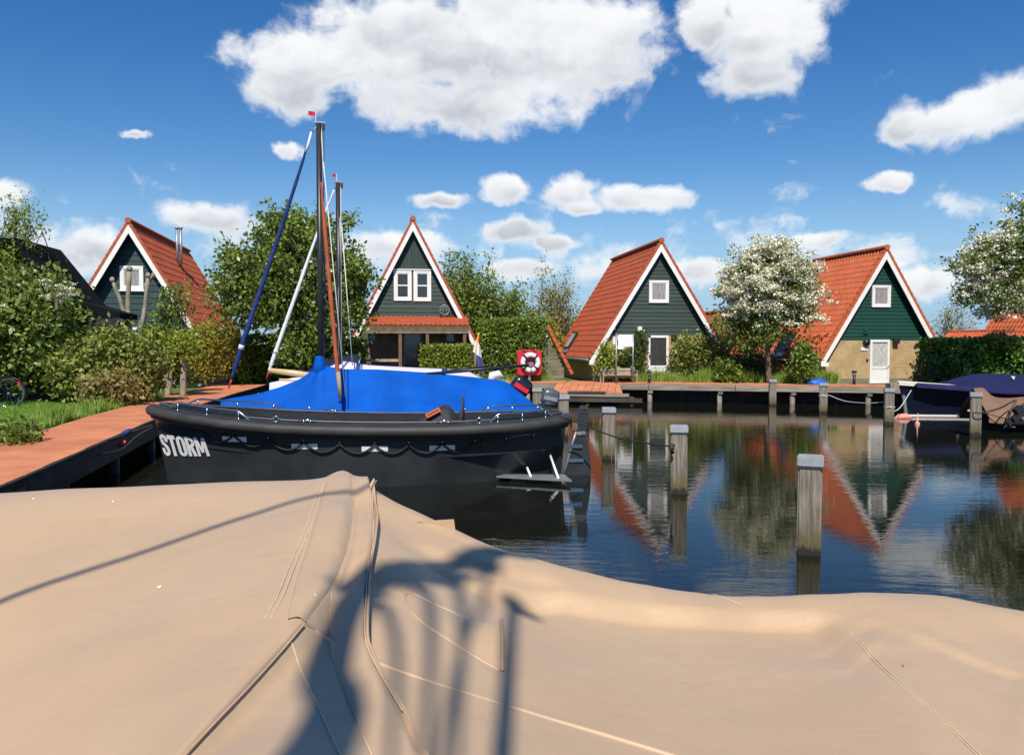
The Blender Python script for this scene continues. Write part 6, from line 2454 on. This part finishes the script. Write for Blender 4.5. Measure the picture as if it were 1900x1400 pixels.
def tan_boat():
    t = thing('covered_boat', 'near boat under a taut tan canvas cover filling the foreground', 'boat', (0, 4, 0))
    off = Vector((0, 4, 0))
    xs = np.arange(-5.2, 7.2, .026)
    ys = np.arange(1.15, 6.6, .026)
    X, Y = np.meshgrid(xs, ys, indexing='ij')
    Z = CV.z(np.c_[X.ravel(), Y.ravel()]).reshape(X.shape)
    # slight slackness of the cloth
    Z += .0035 * np.sin(X * 3.1 + Y * 1.7) * np.sin(Y * 4.3 - X) + .002 * np.sin(X * 7.9 + 2.0 * Y)
    ok = (Z > .40) & (Z < 1.75)
    ni, nj = X.shape
    V = np.c_[X.ravel(), Y.ravel() - 4, Z.ravel()]
    idx = np.arange(ni * nj).reshape(ni, nj)
    good = ok[:-1, :-1] & ok[1:, :-1] & ok[1:, 1:] & ok[:-1, 1:]
    F = np.stack([idx[:-1, :-1][good], idx[1:, :-1][good], idx[1:, 1:][good], idx[:-1, 1:][good]], 1)
    used = np.unique(F)
    rem = -np.ones(ni * nj, int)
    rem[used] = np.arange(len(used))
    me = bpy.data.meshes.new('cover')
    me.from_pydata(V[used].tolist(), [], rem[F].tolist())
    me.polygons.foreach_set('use_smooth', [True] * len(me.polygons))
    cv = mobj('cover', me, M['canvas'], t)
    # dark hull below the hem
    hb = MB()
    out = [(-5.2, 1.6), (7.2, 1.6), (7.2, 3.9), (4.2, 4.6), (0, 5.6), (-5.2, 5.6)]
    hb.prism([(x * .98, (y - 4) * .96, -.3) for x, y in out], (0, 0, .72))
    hb.build('hull', M['hull_in'], t)

    def path(pts, n):
        c = smooth_curve([(a, b_, 0) for a, b_ in pts], n)
        return [CV.hit(q.x, q.y) for q in c]

    def ribbon(pts, w, lift, name, material, n=40, dome=.004, world=None):
        W = world or path(pts, n)
        rows = []
        for i, p in enumerate(W):
            d = (W[min(i + 1, len(W) - 1)] - W[max(i - 1, 0)]).normalized()
            nn = CV.nrm(p)
            sd = d.cross(nn).normalized()
            row = []
            for u, hh in ((-1, -.004), (-.95, lift), (0, lift + dome), (.95, lift), (1, -.004)):
                row.append(p + sd * (w * u / 2) + nn * hh - off)
            rows.append(row)
        return MB().grid(rows).build(name, material, cv, True)

    def patch(left, right, l0, l1, name, material, n=40, k=6, edge=True):
        A, B_ = path(left, n), path(right, n)
        rows = []
        for a, b_ in zip(A, B_):
            row = []
            for j in range(k + 1):
                u = j / k
                q = a.lerp(b_, u)
                z = float(CV.z([[q.x, q.y]])[0])
                row.append(Vector((q.x, q.y, z + lerp(l0, l1, u ** 1.2))) - off)
            if edge:
                e = row[-1].copy()
                e.z -= l1 + .01
                row.append(e + Vector((.004, 0, 0)))
                e0 = row[0].copy()
                e0.z -= l0 + .01
                row.insert(0, e0)
            rows.append(row)
        return MB().grid(rows, True).build(name, material, cv, True)

    def stitch(pts, n=60, r=.0026, lift=.0022):
        W = path(pts, n)
        m = MB()
        for i in range(0, len(W) - 1):       # dashes
            a, b_ = W[i], W[i + 1]
            nn = CV.nrm(a)
            a2, b2 = a.lerp(b_, .1), a.lerp(b_, .86)
            m.tube([a2 + nn * lift - off, b2 + nn * lift - off], r, 4)
        o = m.build('stitching', M['thread'], cv)
        return o

    # the reinforcing patch left of the hip and the zip flap right of it
    patch([(604, 895), (592, 940), (575, 1000), (552, 1070), (536, 1130), (534, 1150)], [(652, 882), (652, 950), (641, 1020), (616, 1075), (585, 1122), (564, 1154)], .006, .006, 'reinforcing_patch', M['canvas'])
    patch([(656, 880), (656, 950), (645, 1020), (622, 1078), (615, 1110), (613, 1150), (614, 1200), (630, 1258), (660, 1335), (690, 1400), (740, 1520)],
          [(681, 890), (692, 950), (690, 1000), (683, 1055), (676, 1120), (674, 1200), (684, 1236), (700, 1276), (740, 1350), (762, 1402), (820, 1520)], .004, .055, 'zip_flap', M['canvas'], 70)
    ribbon([(684, 893), (694, 950), (692, 1000), (685, 1055), (678, 1120), (676, 1200), (686, 1236), (702, 1276), (742, 1350), (764, 1402), (820, 1520)], .009, .055, 'flap_edge', M['welt'], 70)
    ribbon([(556, 1158), (510, 1210), (450, 1275), (390, 1338), (335, 1400), (250, 1500)], .030, .003, 'hip_welt', M['welt'], 50, .005)
    ribbon([(561, 1160), (515, 1214), (455, 1280), (395, 1343), (341, 1404), (256, 1504)], .006, .009, 'hip_piping', M['welt'], 50, .002)
    ribbon([(566, 1156), (620, 1190), (690, 1225), (790, 1262), (900, 1297), (1020, 1333), (1130, 1365), (1250, 1402), (1400, 1450)], .016, .003, 'cross_seam', M['welt'], 70, .007)
    stitch([(592, 895), (578, 950), (558, 1000), (535, 1055), (515, 1105), (492, 1146)], 90)
    stitch([(600, 895), (586, 950), (566, 1002), (544, 1057), (524, 1108), (501, 1148)], 90)
    stitch([(604, 898), (593, 942), (577, 1000), (554, 1070), (538, 1130)], 80)
    stitch([(540, 1190), (560, 1245), (590, 1310), (630, 1400)], 60)
    stitch([(615, 1100), (613, 1160), (616, 1210), (632, 1260), (662, 1336), (690, 1400)], 90)
    stitch([(689, 900), (687, 960), (684, 1040), (674, 1110), (670, 1200), (680, 1240), (698, 1280), (736, 1352)], 110, .0022, .056)
    stitch([(1550, 1136), (1580, 1176), (1620, 1224), (1670, 1270), (1720, 1312), (1765, 1355), (1812, 1400)], 110)
    stitch([(1557, 1136), (1587, 1176), (1627, 1224), (1677, 1270), (1727, 1312), (1772, 1355), (1819, 1400)], 110)
    stitch([(1320, 1101), (1348, 1111), (1375, 1121)], 30)
    stitch([(616, 934), (635, 926), (654, 922)], 20)
    # sewn-in vent pocket
    ribbon([(768, 1100), (752, 1104), (756, 1125), (776, 1148), (806, 1170), (846, 1196), (886, 1221), (926, 1243)], .012, .003, 'pocket_seam', M['welt'], 50, .006)
    stitch([(764, 1099), (800, 1118), (840, 1136), (880, 1158)], 40)
    A = path([(800, 1122), (850, 1142), (905, 1158), (930, 1160)], 16)
    B_ = path([(800, 1166), (840, 1192), (886, 1219), (931, 1246)], 16)
    rows = []
    for i, (a, b_) in enumerate(zip(A, B_)):
        row = []
        h = .085 * (i / 16) ** 1.4
        for j in range(9):
            u = j / 8
            q = a.lerp(b_, u)
            z = float(CV.z([[q.x, q.y]])[0])
            row.append(Vector((q.x, q.y, z + .003 + h * math.sin(math.pi * min(1, u * 1.0)))) - off)
        rows.append(row)
    MB().grid(rows, True).build('vent_pocket', M['canvas'], cv, True)
    rim = [r_[-1] for r_ in [rows[-1]]]
    MB().tube([p + Vector((.002, 0, .002)) for p in rows[-1]], .008, 6).build('vent_rim', M['welt'], cv, True)
    # corner tab standing up on the far edge
    p0 = CV.hit(800, 968)
    a, b_, c, d = [atY(px, py, p0.y - .02) - off for px, py in ((800, 963), (842, 963), (846, 990), (812, 975))]
    MB().prism([a + Vector((-.08, 0, -.01)), b_, c, d], (0, .006, 0)).build('corner_tab', M['canvas'], cv)
    # droppings and petals
    for (px, py, r) in ((296, 1088, .009), (584, 1104, .008), (644, 1058, .006), (210, 930, .006), (62, 925, .006), (1675, 1235, .004)):
        p = CV.hit(px, py)
        n_ = CV.nrm(p)
        m = MB().tube([p - off, p + n_ * .003 - off, p + n_ * .005 - off], [r, r * .9, r * .3], 8)
        m.build('spot', M['white'] if r > .0055 else M['black_canvas'], cv)
    return t


TB = tan_boat()


# ------------------------------------------------------------------ unseen casters added behind the viewer to throw shadows on the cover
def caster(px, py, Yc):
    """the point at depth Yc through which sunlight would pass on its way to a spot of the cover"""
    p = CV.hit(px, py)
    t = (Yc - p.y) / SUN.y
    return p + SUN * t


def behind():
    rng = np.random.default_rng(9)
    # added tree-like caster, trunk and limbs shaped to throw the broad shadow
    Yt_ = -2.8
    foot = caster(590, 1395, Yt_)
    low = caster(606, 1250, Yt_)
    mid = caster(640, 1150, Yt_)
    top = caster(700, 1076, Yt_)
    t = thing('tree_caster', 'unseen tree-shaped caster added behind the viewer to shade the cover', 'tree', (foot.x, Yt_, GZ))
    o = Vector((foot.x, Yt_, GZ))
    m = MB()
    m.tube(smooth_curve([Vector((foot.x - .1, Yt_, GZ - .1)) - o, Vector((foot.x - .05, Yt_, lerp(GZ, foot.z, .6))) - o, foot - o, low - o, mid - o, top - o], 20), [.11 - .002 * i for i in range(21)], 10)
    m.build('trunk', M['bark'], t, True)
    for pts, r0 in (([(660, 1100), (720, 1066), (790, 1055), (860, 1042), (930, 1026), (985, 1018)], .095), ([(770, 1062), (795, 1110), (800, 1180), (797, 1280), (790, 1420)], .03),
                    ([(840, 1050), (856, 1120), (858, 1200), (852, 1300), (845, 1420)], .028), ([(905, 1045), (900, 1105), (880, 1160), (850, 1230), (830, 1330), (815, 1420)], .022),
                    ([(712, 1120), (733, 1180), (736, 1280), (728, 1420)], .026), ([(740, 1072), (810, 1078), (880, 1066)], .06), ([(800, 1056), (880, 1020), (935, 1008)], .05)):
        q = [caster(a, b_, Yt_ + rng.uniform(-.05, .05)) - o for a, b_ in pts]
        c = smooth_curve(q, 18)
        MB().tube(c, [r0 * (1 - .55 * i / 18) for i in range(19)], 8).build('limb', M['bark'], t, True)
    C = []
    for (px, py, n_, s_) in ((740, 1072, 60, .05), (820, 1058, 50, .05), (900, 1040, 40, .05)):
        p = caster(px, py, Yt_) - o
        C.append(np.array(p) + rng.normal(size=(n_, 3)) * s_)
    mobj('crown', leaf_mesh('crown', np.concatenate(C), .09, .6, rng=rng), L['beech'], t)
    # added upright with two arms, shaped to throw the T shadow
    Yp = -1.9
    a, b_ = caster(952, 1120, Yp), caster(950, 1390, Yp)
    lp = thing('post_caster', 'unseen T-shaped caster added behind the viewer for its shadow', 'shadow caster', (a.x, Yp, GZ))
    MB().tube([(0, 0, 0), (0, 0, a.z - GZ)], .032, 8).build('post', M['black_metal'], lp, True)
    h0, h1 = caster(930, 1105, Yp) - Vector((a.x, Yp, GZ)), caster(1002, 1152, Yp) - Vector((a.x, Yp, GZ))
    MB().tube([h0, Vector((0, 0, a.z - GZ)), h1], [.022, .05, .018], 8).build('caster_arms', M['black_metal'], lp, True)
    # added slanting rod, placed to throw the thin line of shadow
    Ys = -.4
    q = [caster(-250, 1190, Ys), caster(0, 1115, Ys), caster(300, 1022, Ys), caster(560, 945, Ys), caster(650, 914, Ys), caster(790, 950, Ys)]
    e = (q[4] - q[1]).normalized()
    m = MB().tube([q[1] - e * 4.0, q[1], q[4], q[4] + e * 1.2], .02, 8)
    s = m.build('rod_caster', M['varnish'], None, True)
    tag(s, 'unseen thin rod added behind the viewer to cast a line of shadow across the cover', 'spar')


behind()


# ================================================================== SMALL THINGS ON THE BANKS
# ---- lifebuoy on its red board
def lifebuoy():
    Y0 = 33.15
    c = atY(982.5, 671, Y0)
    t = thing('lifebuoy_board', 'red board on the far dock that carries the lifebuoy', 'lifebuoy board', (c.x, Y0, GZ))
    w = (atY(1005, 671, Y0).x - atY(960, 671, Y0).x) / 2
    zt, zb = atY(982, 649, Y0).z - GZ, atY(982, 696, Y0).z - GZ
    m = MB()
    prof = []
    for (x, z) in ((-w, zb), (w, zb), (w, zt), (-w, zt)):
        prof.append((x, z))
    pts = []
    r_ = .16
    for i, (x, z) in enumerate(prof):
        cx, cz = x - math.copysign(r_, x), z - (r_ if i >= 2 else -r_)
        a0 = [math.pi, 1.5 * math.pi, 0, .5 * math.pi][i]
        for k in range(6):
            a = a0 + k / 5 * math.pi / 2
            pts.append((cx + r_ * math.cos(a), 0, cz + r_ * math.sin(a)))
    m.prism(pts, (0, .12, 0))
    bd = m.build('board', M['red'], t, bevel=.02)
    MB().box(-.05, .05, .02, .10, 0, zb + .1).build('post', M['zinc'], t)
    for x in (-.22, .2):
        MB().box(x - .09, x + .09, -.02, .125, zt - .07, zt - .035).build('lid_slot', M['black_metal'], t)
    ro = .0
    r = thing('lifebuoy', 'white lifebuoy ring with dark bands hanging on the red board', 'lifebuoy', (c.x + .02, Y0 - .10, c.z - .03))
    R0, r0 = w * .62, w * .20
    bands = [R(45 + 90 * k) for k in range(4)]
    edges = []
    for k in range(4):
        a0, a1 = bands[k] + R(7), bands[(k + 1) % 4] - R(7) + (2 * math.pi if k == 3 else 0)
        q = [(R0 * math.cos(a), 0, R0 * math.sin(a)) for a in np.linspace(a0, a1, 12)]
        MB().tube(q, r0, 12).build('ring_segment', M['white'], r, True)
        q = [(R0 * math.cos(a), 0, R0 * math.sin(a)) for a in np.linspace(bands[k] - R(7), bands[k] + R(7), 4)]
        MB().tube(q, r0 * 1.06, 12).build('ring_band', M['black_canvas'], r, True)
    MB().tube([((R0 - r0 * 1.2) * math.cos(a), -.03, (R0 - r0 * 1.2) * math.sin(a) * (1 + .06 * math.sin(6 * a))) for a in np.linspace(0, 2 * math.pi, 30)], .014, 5, False).build('grab_line', M['rope_black'], r, True)


lifebuoy()


# ---- blank white sign on two posts
def sign():
    Y0 = 31.6
    t = thing('notice_sign', 'blank white sign on two grey posts on the far bank', 'sign', (atY(1158, 660, Y0).x, Y0, GZ))

    def X(px):
        return atY(px, 660, Y0).x - t.location.x

    def Zp(py):
        return atY(1158, py, Y0).z - GZ
    for px in (1143.5, 1174.5):
        MB().tube([(X(px), 0, 0), (X(px), 0, Zp(619))], .032, 10).build('post', M['zinc'], t, True)
    MB().box(X(1146), X(1173), -.045, -.02, Zp(643), Zp(620.5)).build('panel', M['sign_white'], t, bevel=.004)


sign()


def bench():
    Y0 = 31.9
    t = thing('garden_bench', 'weathered slatted wooden bench beneath the white sign', 'bench', (atY(1148, 700, Y0).x, Y0, GZ))
    x0, x1 = atY(1116, 690, Y0).x - t.location.x, atY(1180, 690, Y0).x - t.location.x
    zt = atY(1148, 682, Y0).z - GZ
    for k in range(3):
        z = zt - .02 - k * .145
        for (a, b_) in ((x0 + .03, (x0 + x1) / 2 - .05), ((x0 + x1) / 2 + .05, x1 - .03)):
            MB().box(a, b_, .22 - .02 * k, .25 - .02 * k, z - .12, z).build('back_slat', M['bench_wood'], t)
    for k in range(3):
        MB().box(x0 + .03, x1 - .03, -.2 + k * .13, -.09 + k * .13, .36, .39).build('seat_slat', M['bench_wood'], t)
    for x in (x0, x1 - .05):
        MB().box(x, x + .05, .20, .28, 0, zt + .02).build('leg', M['bench_wood'], t)
        MB().box(x, x + .05, -.22, -.16, 0, .52).build('leg', M['bench_wood'], t)
        MB().box(x - .006, x + .056, -.26, .195, .525, .57).build('arm_rest', M['bench_wood'], t)
    MB().box((x0 + x1) / 2 - .045, (x0 + x1) / 2 + .045, .20, .27, 0, zt + .05).build('leg', M['bench_wood'], t)


bench()


def bollard_lamp(px, Y, label, top):
    p = G(px, Y)
    t = thing('path_lamp', label, 'path lamp', p)
    MB().tube([(0, 0, 0), (0, 0, top * .68)], .06, 10).build('post', M['black_metal'], t, True)
    MB().tube([(0, 0, top * .68), (0, 0, top * .9)], .075, 10).build('lens', M['zinc'], t, True)
    MB().tube([(0, 0, top * .9), (0, 0, top * .96), (0, 0, top)], [.115, .105, .03], 12).build('hood', M['black_metal'], t, True)


bollard_lamp(1586, 28.9, 'short path lamp before the yellow brick wall', .62)
bollard_lamp(1205, 31.3, 'short path lamp near the white door of the red tiled cottage', .55)

# blue sack at the corner of the right cottage
p = G(1517, 29.2)
rng = np.random.default_rng(12)
rows = []
for z, r in ((0, .26), (.08, .33), (.18, .30), (.27, .19), (.31, .05)):
    rows.append([Vector((1.35 * r * math.cos(a) * (1 + .14 * math.sin(3 * a + z * 9)), r * .8 * math.sin(a) * (1 + .1 * math.sin(2 * a)), z + .02 * math.sin(4 * a))) for a in np.linspace(0, 2 * math.pi, 17)])
o = MB().grid(rows).build('blue_sack', M['bluebag'], None, True)
o.location = p
tag(o, 'crumpled bright blue sack at the corner of the right cottage', 'sack')


# ---- bicycle at the left edge
def bicycle():
    Y0 = 22.6
    c = atY(12, 712, Y0)
    t = thing('bicycle', 'parked bicycle with a red rear light at the very left edge', 'bicycle', (c.x, Y0, GZ))
    rz = atY(10, 690, Y0).z
    Rw = .38

    def wheel(x):
        o = bpy.data.objects.new('wheel', None)
        MB().tube([(x + Rw * math.cos(a), 0, Rw + Rw * math.sin(a)) for a in np.linspace(0, 2 * math.pi, 33)], .022, 8, False).build('tyre', M['black_rubber'], t, True)
        MB().tube([(x + (Rw - .03) * math.cos(a), 0, Rw + (Rw - .03) * math.sin(a)) for a in np.linspace(0, 2 * math.pi, 33)], .012, 6, False).build('rim', M['steel'], t, True)
        for k in range(10):
            a = 2 * math.pi * k / 10
            MB().tube([(x, 0, Rw), (x + (Rw - .03) * math.cos(a), 0, Rw + (Rw - .03) * math.sin(a))], .003, 4).build('spoke', M['steel'], t)
        MB().tube([(x, -.05, Rw), (x, .05, Rw)], .025, 8).build('hub', M['zinc'], t, True)
        bpy.data.objects.remove(o)
    wheel(.05)
    wheel(-1.02)
    A, Bv, Cc, D, E_ = (.05, 0, Rw), (-.42, 0, Rw - .03), (-.32, 0, .80), (-.86, 0, .82), (-1.02, 0, Rw)
    m = MB().tube([A, Bv, D, Cc, A], .016, 6).tube([Bv, Cc], .016, 6).tube([D, (-.88, 0, .92)], .016, 6).tube([(-.86, 0, .80), E_], .014, 6)
    m.build('frame', M['motor'], t, True)
    MB().tube([(-.50, 0, .92), (-.34, 0, .94), (-.2, 0, .945)], [.03, .06, .085], 8, sy=.5).build('saddle', M['black_canvas'], t, True)
    MB().tube([(-.32, 0, .8), (-.31, 0, .92)], .013, 6).build('seat_post', M['steel'], t, True)
    MB().tube([(-.75, -.25, .98), (-.88, 0, 1.0), (-.75, .25, .98)], .013, 6).build('handlebar', M['steel'], t, True)
    MB().tube([(.05 + (Rw + .05) * math.cos(a), 0, Rw + (Rw + .05) * math.sin(a)) for a in np.linspace(R(-5), R(150), 14)], .022, 6, sy=.5).build('mudguard', M['motor'], t, True)
    MB().box(.28, .34, -.03, .03, .60, .72).build('rear_light', M['red'], t)
    MB().box(-.20, .34, -.06, .06, .72, .735).build('carrier', M['black_metal'], t)


bicycle()

# weathered planks and a red post by the bicycle
a, b_ = atZ(25, 741, GZ + .06), atZ(118, 730, GZ + .06)
d = (b_ - a).normalized()
n_ = Vector((-d.y, d.x, 0)) * .30
m = MB().hexa([a - Vector((0, 0, .05)), b_ - Vector((0, 0, .05)), b_ + n_ - Vector((0, 0, .05)), a + n_ - Vector((0, 0, .05)), a, b_, b_ + n_, a + n_])
tag(m.build('timber_edging', M['old_wood']), 'grey timber edging under the elder bush beside the bicycle', 'timber')
p = atZ(58, 739, GZ)
m = MB().tube([(0, 0, 0), (0, 0, .30), (0, 0, .36), (0, 0, .40), (0, 0, .55), (0, 0, .60)], [.055, .055, .07, .055, .05, .02], 8)
o = m.build('garden_post', mat('dark_red_paint', (.10, .025, .02), .6), None, True)
o.location = p
tag(o, 'short dark red post between the bicycle and the shrub', 'post')

# bare stepping board and thin shadowed twigs on the dock's inner edge
p0 = atZ(425, 708, DZ)
m = MB().box(-.5, .35, -.06, .06, 0, .10)
o = m.build('dock_board', M['old_wood'])
o.location = (p0.x - .25, p0.y - 3.0, DZ)
o.rotation_euler = (0, 0, R(70))
tag(o, 'grey board lying on the far part of the left dock', 'board')
# white bow of a rowing boat drawn up behind the blue one
cb = MB()
